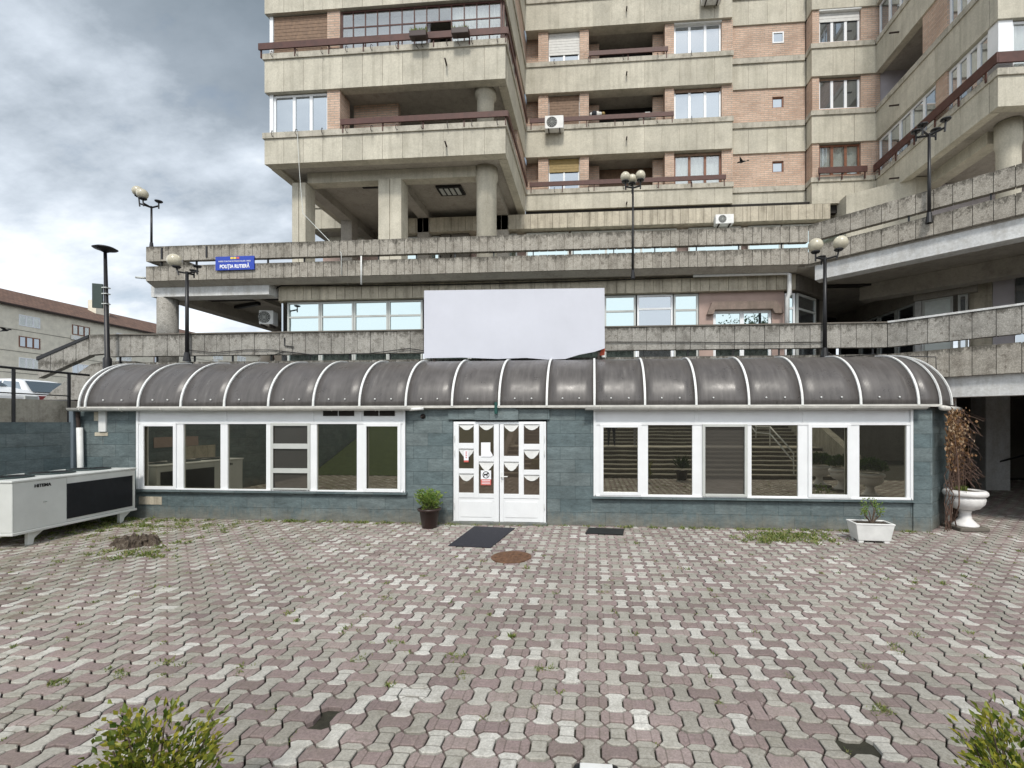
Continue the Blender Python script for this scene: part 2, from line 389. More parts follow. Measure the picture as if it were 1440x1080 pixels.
def paving():
    s = .1725; gap = .0062; h = .045
    def poly(kind):
        b = .18 * s; c = .23 * s; q = s / 2
        # edges pushed out at left and right (pink) or at top and bottom (pale)
        out = [(-q, -q), (-q + c, -q + b), (q - c, -q + b), (q, -q), (q + b, -q + c), (q + b, q - c), (q, q), (q - c, q - b), (-q + c, q - b), (-q, q), (-q - b, q - c), (-q - b, -q + c)]
        if kind: out = [(-y, x) for x, y in out]
        P = np.array(out)
        return P
    polys = []
    for k in (0, 1):
        P = poly(k)
        def inset(P, d):
            n = len(P); Q = []
            for i in range(n):
                a = P[i] - P[i - 1]; b = P[(i + 1) % n] - P[i]
                na = np.array((-a[1], a[0])) / np.linalg.norm(a); nb = np.array((-b[1], b[0])) / np.linalg.norm(b)
                m_ = na + nb; m_ /= max(.3, np.dot(m_, na)) if np.dot(m_, na) > .3 else .3
                Q.append(P[i] + m_ * d)
            return np.array(Q)
        polys.append((inset(P, gap), inset(P, gap + .006)))
    V = []; Fc = []; Mi = []
    rnd = np.random.RandomState(3)
    def ok(x, y):
        if y < 1.1: return False
        if y > 18: return False
        if x < -11.35: return False
        if x < 6.5: return y < YF + .05
        if y > YF and x < 6.5 + (y - YF) * 1.05 and y < 10.6: return False
        if y >= 10.6 and x < 7.8: return False
        return x < 17
    HOLES = {(round(gnd(px, py)[0] / s), round(gnd(px, py)[1] / s)) for px, py in ((465, 1019), (1210, 1052))}
    nb = 0
    i0, i1 = int(-11.6 / s), int(17.2 / s)
    for i in range(i0, i1):
        for j in range(6, int(18.2 / s)):
            x = i * s; y = j * s
            if not ok(x, y): continue
            if (i, j) in HOLES: continue
            k = (i + j) % 2
            A, B = polys[k]
            tx, ty = rnd.normal(0, .012, 2); dz = rnd.normal(0, .0022) + .006 * math.sin(x * .9) * math.cos(y * 1.1)
            ang = rnd.normal(0, .006); ca, sa = math.cos(ang), math.sin(ang)
            def put(Q, z):
                q = np.empty((12, 3)); q[:, 0] = Q[:, 0] * ca - Q[:, 1] * sa + x; q[:, 1] = Q[:, 0] * sa + Q[:, 1] * ca + y
                q[:, 2] = z + dz + Q[:, 0] * tx + Q[:, 1] * ty; return q
            V.append(put(A, -h)); V.append(put(A, -.005)); V.append(put(B, 0))
            for e in range(12):
                f = (e + 1) % 12
                Fc.append((nb + e, nb + f, nb + 12 + f, nb + 12 + e)); Fc.append((nb + 12 + e, nb + 12 + f, nb + 24 + f, nb + 24 + e))
            Fc.append(tuple(range(nb + 24, nb + 36)))
            mi = k if rnd.rand() > .006 else 1 - k
            Mi += [mi] * 25
            nb += 36
    V = np.concatenate(V)
    me = bpy.data.meshes.new('paving'); me.from_pydata(V.tolist(), [], Fc)
    me.materials.append(PV_P); me.materials.append(PV_W); me.polygons.foreach_set('material_index', Mi); me.update()
    o = bpy.data.objects.new('paving', me); C.objects.link(o); struct(o)
paving()

# stairs and banks behind the camera (seen in the glass)
g = MB()
y = 1.05; z = 0
def step_(d):
    global y, z
    g.box(-3.6, 9.5, y - d - .05, y, -.03, z + .115, 0); g.box(-3.6, 9.5, y - d - .05, y + .035, z + .117, z + .155, 1)
    y -= d; z += .155
for k in range(6): step_(.34)
step_(1.6)
for k in range(18): step_(.34)
g.box(-30, 40, y - 25, y, -.03, z)
struct(g.build('outdoor_staircase', [concrete('shaded_riser_stone', (.20, .18, .155), .5, 0, .2), concrete('lit_tread_stone', (.60, .57, .50), .3, 0, 0)]))  # nosing shade and tread light put into two tones of one stone
g = MB(); g.add([(-11.4, 1, 0), (-3.65, 1, 0), (-3.65, -10, 4.2), (-11.4, -10, 4.2), (-11.4, -10, -.02), (-3.65, -10, -.02)], [(0, 1, 2, 3), (1, 5, 2), (0, 3, 4)])
struct(g.build('grass_bank', BANK))
t = thing('stair_side_wall', 'low stone side wall sloping beside the wide staircase', 'wall', (-3.8, 1, 0), world=True)
MB().add([(-3.85, 1.2, -.02), (-3.6, 1.2, -.02), (-3.6, 1.2, .25), (-3.85, 1.2, .25), (-3.85, -9, -.02), (-3.6, -9, -.02), (-3.6, -9, 4.6), (-3.85, -9, 4.6)],
    [(0, 1, 2, 3), (4, 7, 6, 5), (0, 4, 5, 1), (3, 2, 6, 7), (0, 3, 7, 4), (1, 5, 6, 2)]).build('wall_body', STEP, t)
t = thing('stair_side_wall', 'rough stone wall rising along the far right edge of the wide staircase', 'wall', (9.6, 1, 0), world=True)
MB().add([(9.5, 1.2, -.02), (9.8, 1.2, -.02), (9.8, 1.2, .9), (9.5, 1.2, .9), (9.5, -9, -.02), (9.8, -9, -.02), (9.8, -9, 5.4), (9.5, -9, 5.4)],
    [(0, 1, 2, 3), (4, 7, 6, 5), (0, 4, 5, 1), (3, 2, 6, 7), (0, 3, 7, 4), (1, 5, 6, 2)]).build('wall_body', CAPM, t)
t = thing('stair_handrail', 'white double tube handrail descending the wide staircase', 'handrail', (8.0, .6, 0), world=True)
for dz in (.65, .95):
    MB().tube([(7.6, .8, dz), (7.6, -1.5, dz + 1.0), (7.6, -3.2, dz + 1.0), (7.6, -9, dz + 3.7)], .03, 8).build('rail', WHITE2, t, True)
for yy, zz in ((.8, 0), (-1.5, 1.0), (-3.2, 1.0), (-6, 2.2), (-8.9, 3.6)):
    MB().tube([(7.6, yy, zz - .05), (7.6, yy, zz + .97)], .025, 8).build('post', WHITE2, t, True)

# ================================================================= TOWER
tower = thing('apartment_building', 'tall concrete and brick apartment building with balconies above the terraces', 'building', (0, 19, 5.9), world=True)
FH = 2.78; Z0 = 12.3; CAP = .2; BH = 1.33
Y1 = 15.2; YM = 19.8; YR = 20.3; YB = 19.7; YW = 14.05; XW = 11.65
xl0, xl1 = X(372, Y1), -2.93
xm1 = X(1030, YM); xb0 = X(1138, YB) + .1
NL = 5
def band_box(g, x0, x1, y0, y1, z0, z1, step=.73, axis='x'):
    # panels with shallow joints
    if axis == 'x':
        n = max(1, round((x1 - x0) / step)); w = (x1 - x0) / n
        for i in range(n): g.box(x0 + i * w + (.006 if i else 0), x0 + (i + 1) * w - (.006 if i < n - 1 else 0), y0, y0 + .12, z0, z1)
        g.box(x0 + .01, x1 - .01, y0 + .02, y1, z0 + .01, z1 - .01)
    else:
        n = max(1, round((y1 - y0) / step)); w = (y1 - y0) / n
        for i in range(n): g.box(x0, x0 + .12, y0 + i * w + (.006 if i else 0), y0 + (i + 1) * w - (.006 if i < n - 1 else 0), z0, z1)
        g.box(x0 + .02, x1, y0 + .01, y1 - .01, z0 + .01, z1 - .01)

def window(parent, x, y, z, a, W, Hh, n, fm=WHITE, gm=GLT, fw=.055, dep=.06, shut=0, sm=SHUTW, box=False, curt=False, rows=None, lab=None, widths=None, name='window'):
    M = frame_at(x, y, z, a)
    g = MB(M)
    g.box(0, fw, 0, dep, 0, Hh); g.box(W - fw, W, 0, dep, 0, Hh); g.box(fw, W - fw, 0, dep, 0, fw); g.box(fw, W - fw, 0, dep, Hh - fw, Hh)
    xs = [W * (i + 1) / n for i in range(n - 1)] if not widths else widths
    for xx in xs: g.box(xx - fw * .75, xx + fw * .75, .003, dep - .003, fw - .003, Hh - fw + .003)
    for zz in (rows or []): g.box(fw - .003, W - fw + .003, .006, dep - .006, zz - fw * .5, zz + fw * .5)
    f = g.build(name, fm, parent)
    if lab: f['label'] = lab
    MB(M).box(fw * .5, W - fw * .5, dep * .5, dep * .5 + .006, fw * .5, Hh - fw * .5).build('pane', gm, f)
    if curt:
        g = MB(M); k = int(W / .05); pts = []
        for i in range(k + 1): pts.append((W * i / k, dep + .06 + .02 * math.sin(i * 1.3) * (1 + .3 * math.sin(i * .37))))
        v = [(px, py, .02) for px, py in pts] + [(px, py, Hh - .02) for px, py in pts]
        g.add(v, [(i, i + 1, k + 2 + i, k + 1 + i) for i in range(k)]); g.build('curtain', CURT, f, True)
    if shut:
        g = MB(M); hh = (Hh) * shut; nsl = max(2, int(hh / .06))
        for i in range(nsl): g.box(fw * .3, W - fw * .3, -.022 + .006 * (i % 2), -.003, Hh - hh + i * hh / nsl, Hh - hh + (i + 1) * hh / nsl - .004)
        g.build('shutter', sm, f)
    if box: MB(M).box(-.02, W + .02, -.14, .0, Hh - .04, Hh + .12).build('shutter_box', WHITE2, f, bevel=.02)
    return f

def hook_mesh():
    g = MB(); g.tube([(0, 0, .05), (0, -.05, .06), (0, -.09, 0), (0, -.1, -.1), (.02, -.06, -.16), (.03, -.02, -.12)], .011, 5); return g
HOOK = None
def hook(x, y, z, parent=tower, a=0):
    global HOOK
    if HOOK is None:
        HOOK = hook_mesh().build('hook', IRON, parent); o = HOOK
    else:
        o = HOOK.copy(); C.objects.link(o); o.parent = parent
    o.matrix_parent_inverse = Matrix.Translation(-parent.location)
    o.location = (x, y, z); o.rotation_euler = (0, 0, a + R.uniform(-.3, .3))
def spout(x, y, z, dx=0, dy=-.22):
    MB().tube([(x, y, z), (x + dx, y + dy, z - .02)], .03, 6).build('drain_spout', IRON, tower)

for k in range(NL):
    zt = Z0 + FH * k; zb = zt - (1.08 if k == 0 else BH); zn = zt + FH - BH
    zm = 11.42 if k == 0 else zb
    # --- left block band, main band, recessed band, bay band, wing bands
    g = MB(); band_box(g, xl0, xl1, Y1, Y1 + .35, zb, zt - CAP); g.build('balcony_band', CON, tower)
    g = MB(); band_box(g, xl0, xl0 + .3, Y1 + .36, YM + 3, zb, zt - CAP, axis='y'); g.build('balcony_band', CON, tower)
    g = MB(); g.box(xl1 - .3, xl1, Y1 + .36, YM - .01, zb, zt - CAP)
    g.build('balcony_band', CON, tower)
    g = MB(); g.box(xl0 - .05, xl1 + .05, Y1 - .05, Y1 + .33, zt - CAP + .004, zt); g.box(xl1 - .26, xl1 + .05, Y1 + .335, YM - .01, zt - CAP + .004, zt)
    g.box(xl0 - .05, xl0 + .26, Y1 + .335, YM + 3, zt - CAP + .004, zt)
    g.build('band_cap', CAPM, tower)
    g = MB(); band_box(g, xl1 + .0, xm1, YM, YM + .5, zm, zt - CAP); g.build('balcony_band', CON, tower)
    g = MB(); g.box(xl1 + .055, xm1 + .04, YM - .05, YM + .45, zt - CAP + .004, zt); g.build('band_cap', CAPM, tower)
    g = MB(); band_box(g, xm1 + .003, xb0 - .003, YR - .06, YR + .4, zb, zt - CAP - .06); g.build('balcony_band', CON, tower)
    g = MB(); g.box(xm1 + .05, xb0 - .05, YR - .12, YR + .4, zt - CAP - .056, zt - .03); g.build('band_cap', CAPM, tower)
    g = MB(); band_box(g, xb0, XW - .003, YB, YB + .5, zb, zt - CAP); g.build('balcony_band', CON, tower)
    g = MB(); g.prism([(xb0 - .05, YB - .05), (XW - .06, YB - .05), (XW - .06, YB + .45), (xb0 - .05, YB + .45)], zt - CAP + .004, zt); g.build('band_cap', CAPM, tower)
    g = MB(); band_box(g, XW, XW + .3, YW + .3, YB + 1, zb, zt - CAP, 1.05, 'y'); g.build('balcony_band', CON, tower)
    g = MB(); band_box(g, XW, XW + 9, YW, YW + .29, zb, zt - CAP, 1.05); g.build('balcony_band', CON, tower)
    g = MB(); g.box(XW - .05, XW + .27, YW - .05, YB - .06, zt - CAP + .004, zt); g.box(XW + .275, XW + 9, YW - .05, YW + .26, zt - CAP + .004, zt); g.build('band_cap', CAPM, tower)
    # floor slabs
    g = MB(); zs = zb + .12
    g.box(xl0 + .31, xl1 - .31, Y1 + .36, YM + 3, zs, zs + .2); g.box(xl1 + .02, XW + .3, YM + .52, YM + 5, max(zs, zm + .05) + .003, max(zs, zm + .05) + .203)
    g.box(XW + .31, XW + 9, YW + .3, YM + 5, zs + .006, zs + .206)
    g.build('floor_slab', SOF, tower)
    if k == NL - 1: continue
    # --- brick: main wall piers (sheet between the bands)
    yp = YM + .12
    segs = [(757, 771), (815, 828), (935, 948), (1015, 1030.5)]
    for a, b in segs:
        MB().box(X(a, yp), X(b, yp), yp, yp + 1.3, zt, zn - .002).build('brick_pier', BRICK, tower)
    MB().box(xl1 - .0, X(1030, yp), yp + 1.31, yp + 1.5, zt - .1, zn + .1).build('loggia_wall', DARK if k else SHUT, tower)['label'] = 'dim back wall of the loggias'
    MB().box(xl1 - .045, X(757, yp) - .003, yp + .5, yp + .6, zt - .05, zn + .5).build('brick_wall', BRICK, tower)
    # inside faces of loggia
    MB().box(X(828, yp) + .003, X(843, yp), yp + .8, yp + .95, zt, zn - .002).build('brick_wall', BRICK, tower)
    MB().box(X(920, yp), X(935, yp) - .003, yp + .5, yp + .65, zt, zn - .002).build('brick_wall', BRICK, tower)
    # windows one and two
    wx, wx2 = X(771, yp), X(815, yp); wW = wx2 - wx; Hh = zn - zt
    w = window(tower, wx + .01, yp + .12, zt + .01, 0, wW - .02, Hh - .03, 2, WHITE, GLT,
           shut=[.4, 1, .68, .5][k], sm=[SHUTY, SHUT, SHUTW, SHUT][k])
    wx, wx2 = X(948, yp), X(1015, yp); wW = wx2 - wx
    window(tower, wx + .01, yp + .12, zt + .01, 0, wW - .02, Hh - .03, 3, BROWNF if k == 0 else WHITE, GLCL if k in (0,) else GLT, fw=.07,
           shut=[.08, .1, 0, 0][k], sm=[SHUT, SHUT, SHUTW, SHUTW][k], box=(k == 2), curt=True, lab='brown wooden three leaf window' if k == 0 else None)
    # recessed brick strip with small window
    a, b = X(1086, YR), X(1102, YR); sz0 = zt + .62; sz1 = zt + 1.10
    for q in ((xm1, a, YR, YR + .2, zt - .02, zn), (b, xb0, YR, YR + .2, zt - .02, zn), (a, b, YR, YR + .2, zt - .02, sz0), (a, b, YR, YR + .2, sz1, zn)): MB().box(*q).build('brick_wall', BRICK, tower)
    window(tower, a, YR + .05 if k != 2 else YR - .02, sz0, 0, b - a, sz1 - sz0, 1, WHITE if k == 2 else BROWNF, GLT, fw=.05)
    # bay brick with window
    a, b = X(1153, YB), X(1212, YB)
    yb = YB + .06
    for q in ((xb0 + .05, a, yb, yb + .3, zt, zn), (b, XW + .2, yb, yb + .3, zt, zn), (xb0 + .05, xb0 + .25, yb + .31, YR + .2, zt, zn)): MB().box(*q).build('brick_wall', BRICK, tower)
    window(tower, a + .01, yb + .1, zt + .12, 0, b - a - .02, Hh - .15, 3, BROWNF if k == 0 else WHITE, GLCL if k == 0 else GLT, fw=.07,
           shut=[0, .07, .32, .2][k], sm=[SHUT, SHUT, SHUTW, SHUTW][k], box=(k == 2), curt=(k < 2))
    MB().box(a, b, yb + .02, yb + .3, zt, zt + .115).build('brick_wall', BRICK, tower)
    # --- wing side, looking to -X ; local x runs toward the camera
    def wy(px):
        dx, dy, dz = ray(px); return XW / dx * dy
    xs = XW + .12
    def wing_window(y0, y1, n, z0=zt, z1=zn, fm=WHITE, cur=False, gl=GLT):
        return window(tower, xs, y0, z0 + .01, rad(-90), y0 - y1, z1 - z0 - .03, n, fm, gl, fw=.08, curt=cur)
    if k in (0, 3):
        wing_window(YB - .02, wy(1313), 5, cur=False, gl=GLT)
        MB().box(XW + .06, XW + .5, wy(1329), wy(1313) - .003, zt, zn).build('brick_pier', BRICK, tower)
        wing_window(wy(1329) - .003, YW + .42, 4)
        MB().box(XW + .06, XW + .45, YW + .06, YW + .41, zt, zn).build('corner_panel', WHITE, tower)
        window(tower, XW + .46, YW + .12, zt + .01, 0, 3.4, zn - zt - .03, 5, WHITE, GLCL, fw=.07, curt=True)
        MB().box(XW + 3.9, XW + 9, YW + .1, YW + .4, zt, zn).build('brick_wall', BRICK, tower)
    elif k == 1:
        MB().box(XW + 1.6, XW + 1.7, wy(1295), YB, zt - .1, zn + .2).build('loggia_wall', LAV, tower)['label'] = 'pale lavender loggia back wall'
        MB().box(XW + .06, XW + 1.59, YB + .1, YB + .2, zt - .1, zn + .2).build('loggia_wall', LAV, tower)
        MB().box(XW + .06, XW + 1.6, wy(1330), wy(1295), zt, zn).build('brick_pier', BRICK, tower)
        wing_window(wy(1330) - .003, YW + .42, 4)
        MB().box(XW + .06, XW + 9, YW + .06, YW + .41, zt, zn).build('brick_wall', BRICK, tower)
    else:
        wing_window(YB - .02, wy(1278), 3); MB().box(XW + .06, XW + .5, YW + .06, wy(1278) - .003, zt, zn).build('brick_pier', BRICK, tower)
        MB().box(XW + .51, XW + 9, YW + .06, YW + .41, zt, zn).build('brick_wall', BRICK, tower)
    # hooks and spouts
    for px in range(780, 1010, 48): hook(X(px, YM), YM - .06, zt - .02)
    spout(X(881, YM), YM, zt - .75)
    if k < 2: spout(X(628, Y1), Y1, zt - .75, .04, -.3)
    spout(XW, 18.3, zt - .85, -.35, 0)

# left block storeys
for k in range(NL - 1):
    zt = Z0 + FH * k; zn = zt + FH - BH
    ya = Y1 + .12; Hh = zn - zt
    a, b = X(384, ya), X(461, ya)
    MB().box(xl0 + .1, a - .003, ya, ya + .3, zt, zn).build('corner_panel', WHITE, tower)
    if k == 1: window(tower, a, ya + .05, zt + .01, 0, b - a, Hh - .03, 1, GREYF, GLT, shut=1, sm=SHUT)
    else: window(tower, a, ya + .05, zt + .01, 0, b - a, Hh - .03, 3, WHITE, GLT, fw=.07, widths=[(b - a) * .37, (b - a) * .68], curt=False)
    MB().box(b + .003, X(479, ya), ya - .04, ya + .6, zt, zn - .002).build('brick_pier', BRICK, tower)
    MB().box(xl0 + .12, X(461, ya), ya + .9, ya + 1.1, zt - .1, zn + .1).build('loggia_wall', LAV, tower)
    if k == 0:
        a = X(479, ya)
        MB().box(a, X(560, ya + .9), ya + .9, ya + 1.1, zt, zn + .12).build('brick_wall', BRICK, tower)
        MB().box(X(560, ya + .9) + .003, xl1 - .4, ya + 3.1, ya + 3.3, zt - .1, zn + .14).build('loggia_wall', DARKC, tower)
        g = MB(); g.lathe([(.30, 0), (.30, Hh - .16), (.38, Hh - .1), (.38, Hh + .1)], 20, (X(682, ya + .5), ya + .6, zt)); g.build('round_column', CON, tower, True)
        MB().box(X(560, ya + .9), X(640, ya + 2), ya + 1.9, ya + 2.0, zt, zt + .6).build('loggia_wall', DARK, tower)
        MB().box(xl1 - .35, xl1 - .05, ya + 2.6, YM + .75, zt, zn).build('brick_wall', BRICK, tower)
    elif k == 1:
        a, b = X(479.5, ya), X(706, ya); W = b - a
        n = 13
        xs_ = [W * (i + 1) / n for i in range(n - 1)]
        M = frame_at(a, ya, zt + .02)
        g = MB(M); fw = .035; Hh2 = Hh - .04; mid = Hh2 * .60
        g.box(0, .06, 0, .06, 0, Hh2); g.box(W - .06, W, 0, .06, 0, Hh2); g.box(.06, W - .06, 0, .06, 0, .06); g.box(.06, W - .06, 0, .06, Hh2 - .05, Hh2)
        for i, xx in enumerate(xs_):
            z0_ = mid if i == 7 else .05
            g.box(xx - fw / 2, xx + fw / 2, .004, .05, z0_, Hh2 - .045)
        g.box(.055, W - .055, .008, .046, mid - .02, mid + .02)
        f = g.build('glazed_veranda', RAILM, tower); f['label'] = 'red gridded veranda glazing with one open light'
        g = MB(M)
        for i in range(n):
            x0_, x1_ = W * i / n + .018, W * (i + 1) / n - .018
            g.box(x0_, x1_, .02, .026, mid + .02, Hh2 - .05)
            if i not in (7, 8): g.box(x0_, x1_, .02, .026, .06, mid - .02)
        g.build('pane', GLCL, f)
        g = MB(M); x0_ = W * 9 / n; kk = 60
        pts = [(x0_ + (W - x0_) * i / kk, .14 + .025 * math.sin(i * 1.35)) for i in range(kk + 1)]
        g.add([(q, r, .05) for q, r in pts] + [(q, r, Hh2) for q, r in pts], [(i, i + 1, kk + 2 + i, kk + 1 + i) for i in range(kk)]); g.build('curtain', CURT, f, True)
        MB(M).box(.05, W * 7 / n, .35, .4, 0, Hh2).build('loggia_wall', LAV, f); MB(M).box(W * 7 / n, W - .1, 1.4, 1.45, -.1, Hh2).build('loggia_wall', DARK, f)
        window(tower, xl1 - .06, ya + .02, zt + .02, rad(90), 2.3, Hh - .04, 4, RAILM, GLT, fw=.04)
        MB().box(xl1 - .35, xl1 - .05, ya + 2.35, YM + .75, zt, zn).build('brick_wall', BRICK, tower)
    else:
        MB().box(X(479, ya) + .003, xl1 - .05, ya, ya + .3, zt, zn).build('brick_wall', BRICK, tower)
        MB().box(xl1 - .35, xl1 - .05, ya + .31, YM + .75, zt, zn).build('brick_wall', BRICK, tower)
    for px in range(385, 705, 35): hook(X(px, Y1), Y1 - .06, zt - .03)
# side of the block turns back: rear-left wing
g = MB(); xr = X(432, 20.6); band_box(g, xr, xl0 + .8, 20.6, 21, 11.3, 12.25); g.build('balcony_band', CON, tower)
g = MB(); g.box(xr - .05, xl0 + 1, 20.55, 24, 12.255, 12.4); g.build('band_cap', CAPM, tower)
g = MB(); g.box(xr + .02, xl0 + 2.5, 21.02, 24, 11.3, 12.2); g.build('floor_slab', SOF, tower)
MB().box(X(462, 21.5), X(560, 21.5), 21.5, 24, 5.9, 11.29).build('ground_wall', CON, tower)

# balcony rails
def rail(x0, x1, y, z, h=.19, nsup=None, name='balcony_rail', a=0, M=None, lab=None):
    g = MB(M)
    Ln = x1 - x0; n = nsup or max(2, int(Ln / 1.2))
    g.box(x0, x1, y, y + .05, z, z + h)
    for i in range(n + 1):
        xx = x0 + .06 + (Ln - .12) * i / n
        g.box(xx - .02, xx + .02, y + .055, y + .1, z - .25, z + h - .02)
    o = g.build(name, RAILM, tower)
    return o
zr = lambda k: Z0 + FH * k + .10
rail(X(481, Y1), xl1 + .08, Y1 - .12, zr(0)); 
rail(xl0 - .15, xl1 + .08, Y1 - .12, zr(1), .22)
g = MB(frame_at(xl1 + .12, Y1 - .1, 0, rad(90))); g.box(0, 4.6, 0, .05, zr(0), zr(0) + .19); g.build('balcony_rail', RAILM, tower)
g = MB(frame_at(xl1 + .12, Y1 - .1, 0, rad(90))); g.box(0, 4.6, 0, .05, zr(1), zr(1) + .22); g.build('balcony_rail', RAILM, tower)
rail(xl1 + .2, X(1020, YM), YM - .12, zr(0) + .0)
rail(xl1 + .2, X(947, YM), YM - .12, zr(1))
rail(X(828, YM), X(939, YM), YM - .12, zr(2))
rail(X(1148, YB), X(1216, YB), YB - .2, zr(0) - .02, .24)
g = MB(); g.box(XW - .14, XW - .09, YW - .13, YB - .05, zr(0), zr(0) + .30); g.box(XW - .085, XW + 8, YW - .13, YW - .08, zr(0), zr(0) + .30)
for i in range(6): g.box(XW - .085, XW - .05, YW + .3 + i, YW + .35 + i, zr(0) - .25, zr(0) + .25)
g.build('balcony_rail', RAILM, tower)
# curved iron brackets on the top-floor rail
# columns and beams under the left block
yc = Y1 + .75; bz0, bz1 = 10.95, 11.33
def col(px, w, kind):
    x = X(px, yc)
    if kind == 'round':
        g = MB(); g.lathe([(w / 2, 0), (w / 2, bz0 - 5.9 - .1), (w / 2 + .05, bz0 - 5.9), (w / 2 + .05, bz1 - 5.9)], 24, (x, yc + w / 2, 5.9)); g.build('round_column', CON, tower, True)
    else:
        g = MB(); g.box(x - w / 2, x - .012, yc, yc + .6, 5.9, bz0); g.box(x + .012, x + w / 2, yc, yc + .6, 5.9, bz0 - .002); g.box(x - .012, x + .012, yc + .03, yc + .58, 5.9, bz0 - .004); g.build('column', CON, tower, bevel=.03)
col(420, .52, 'sq'); col(548, .86, 'sq'); col(681, .72, 'round')
g = MB(); g.box(X(430, yc), X(668, yc), yc + .1, yc + .5, bz0 + .005, bz1); g.build('beam', CON, tower)
for px in (420, 548, 681):
    x = X(px, yc); MB().box(x - .22, x + .22, yc + .51, YM + 2, bz0 + .05, bz1 - .003).build('beam', SOF, tower)
    MB().box(x - .25, x + .25, 19.2, 19.7, 5.9, bz0 + .04).build('column', SOF, tower)
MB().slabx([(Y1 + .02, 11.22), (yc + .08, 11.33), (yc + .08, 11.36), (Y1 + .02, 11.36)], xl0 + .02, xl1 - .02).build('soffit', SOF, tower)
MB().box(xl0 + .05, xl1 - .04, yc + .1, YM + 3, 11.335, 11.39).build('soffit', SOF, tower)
# ceiling light in a black frame
g = MB(); cx, cy_ = X(634, 17.6), 17.6
g.box(cx - .5, cx + .5, cy_ - .35, cy_ + .35, 11.25, 11.33); g.build('ceiling_light', BLACKM, tower)
g = MB(); [g.box(cx - .4 + i * .21, cx - .26 + i * .21, cy_ - .25, cy_ + .25, 11.235, 11.25) for i in range(4)]; g.build('diffuser', GREYF, bpy.data.objects['ceiling_light'])
MB().box(X(520, 17) - .3, X(520, 17) + .3, 17, 17.1, 11.22, 11.33).build('ceiling_light', BLACKM, tower)
# ground storey on the upper terrace
g = MB(); n = 58; xa, xb = X(555, 19.2), 9.6
w = (xb - xa) / n
for i in range(n): g.box(xa + i * w + .006, xa + (i + 1) * w - .006, 19.2, 19.35, 10.37, 10.98)
g.box(xa, xb, 19.3, 20.5, 10.4, 10.96); g.build('ground_fascia', FAS, tower)
g = MB(); g.box(xl1, XW, YM + .1, YM + .3, 10.9, 11.41); g.build('recess_shade', DARK, tower)  # near-black box paints the shade in the gap above the fascia
for i, (a, b, mt) in enumerate(((565, 618, GLSKY), (621, 634, DARKC), (636, 660, DARKC), (708, 727, GLSKY), (740, 800, GLSKY), (803, 952, GLSKY), (968, 1042, GLSKY), (1052, 1098, GLSKY), (1100, 1190, GLSKY))):
    if mt is DARKC: MB().box(X(a, 19.6), X(b, 19.6), 19.5, 19.9, 5.9, 10.39).build('pillar', DARKC, tower); continue
    window(tower, X(a, 19.6), 19.6, 5.95, 0, X(b, 19.6) - X(a, 19.6), 4.4, max(1, (b - a) // 40), GREYF, mt, fw=.06, rows=[2.4], name='shop_window')
MB().box(-12.3, 12, 19.95, 20.1, 5.9, 10.39).build('ground_wall', PINKP, tower)
# wing ground: column, beams, wall
g = MB(); xc, yc2 = X(1418, 15.0), 15.0
g.lathe([(.29, 0), (.29, 4.6), (.33, 4.75), (.33, 5.4)], 24, (xc, yc2, 5.9)); g.build('round_column', CON, tower, True)
MB().box(xc - .25, xc + .25, yc2 + .44, YB, 10.95, 11.33).build('beam', CON, tower)
MB().box(xc + .44, XW + 9, yc2 - .2, yc2 + .3, 10.95, 11.33).build('beam', CON, tower)
MB().box(XW + .3, XW + 9, YW + .35, YB + 5, 11.335, 11.39).build('soffit', SOF, tower)
MB().prism([(X(1190, 19.2), 19.2), (XW + .4, 18.0), (XW + .9, 18.0), (XW + .9, 21), (X(1190, 19.2), 21)], 5.9, 11.3).build('ground_wall', CON, tower)
MB().box(XW + .9, XW + 9, 18.6, 18.8, 5.9, 11.3).build('ground_wall', LAV, tower)
# core of the tower
g = MB(); g.box(xl0 + 1, xl1 - 1.0, 19, 26, 12.4, 26); g.box(xl1, XW + 2, YM + 1.7, 28, 11, 26); g.box(XW + 2, XW + 9, YW + 2, 28, 12.4, 26)
g.build('inner_core', DARKC, tower)

# ================================================================= PODIUM (terraces)
pod = thing('terrace_building', 'two storey concrete podium with railed terraces and shop windows behind the pavilion', 'building', (0, 12, 0), world=True)
YU = 11.8; YL = 10.7; YS = 12.5
XU0 = X(205, YU); BU = (5.37, YU); DU = (math.cos(rad(-42.5)), math.sin(rad(-42.5)))
BL = (6.57, YL)
def along(p, d, t): return (p[0] + d[0] * t, p[1] + d[1] * t)
angD = rad(-42.5)
def panel_run(g, p, a, Ln, th, z0, z1, sp, gap=.012, jit=.004):
    M0 = g.M; g.M = frame_at(p[0], p[1], 0, a)
    n = max(1, round(Ln / sp)); w = Ln / n
    for i in range(n):
        j = R.uniform(-jit, jit)
        g.box(i * w + gap / 2, (i + 1) * w - gap / 2, j, th, z0 + R.uniform(-jit, jit) * .6, z1 + R.uniform(-jit, jit) * .6)
    g.box(.02, Ln - .02, .03, th - .02, z0 + .02, z1 - .02)
    g.M = M0
LnU = BU[0] - XU0
for z0, z1, nm in ((6.62, 7.03, 'parapet_rail'), (6.07, 6.48, 'parapet_base')):
    g = MB(); panel_run(g, (XU0, YU), 0, LnU, .14, z0, z1, .226); g.build(nm, PAN, pod)
    g = MB(); panel_run(g, BU, angD, 8.5, .14, z0, z1, .30); g.build(nm, PAN, pod)
# left return of the upper terrace
g = MB(); panel_run(g, (XU0 + .14, YU + .15), rad(90), 9, .14, 6.62, 7.03, .226); panel_run(g, (XU0 + .14, YU + .15), rad(90), 9, .14, 6.07, 6.48, .226); g.build('parapet_rail', PAN, pod)
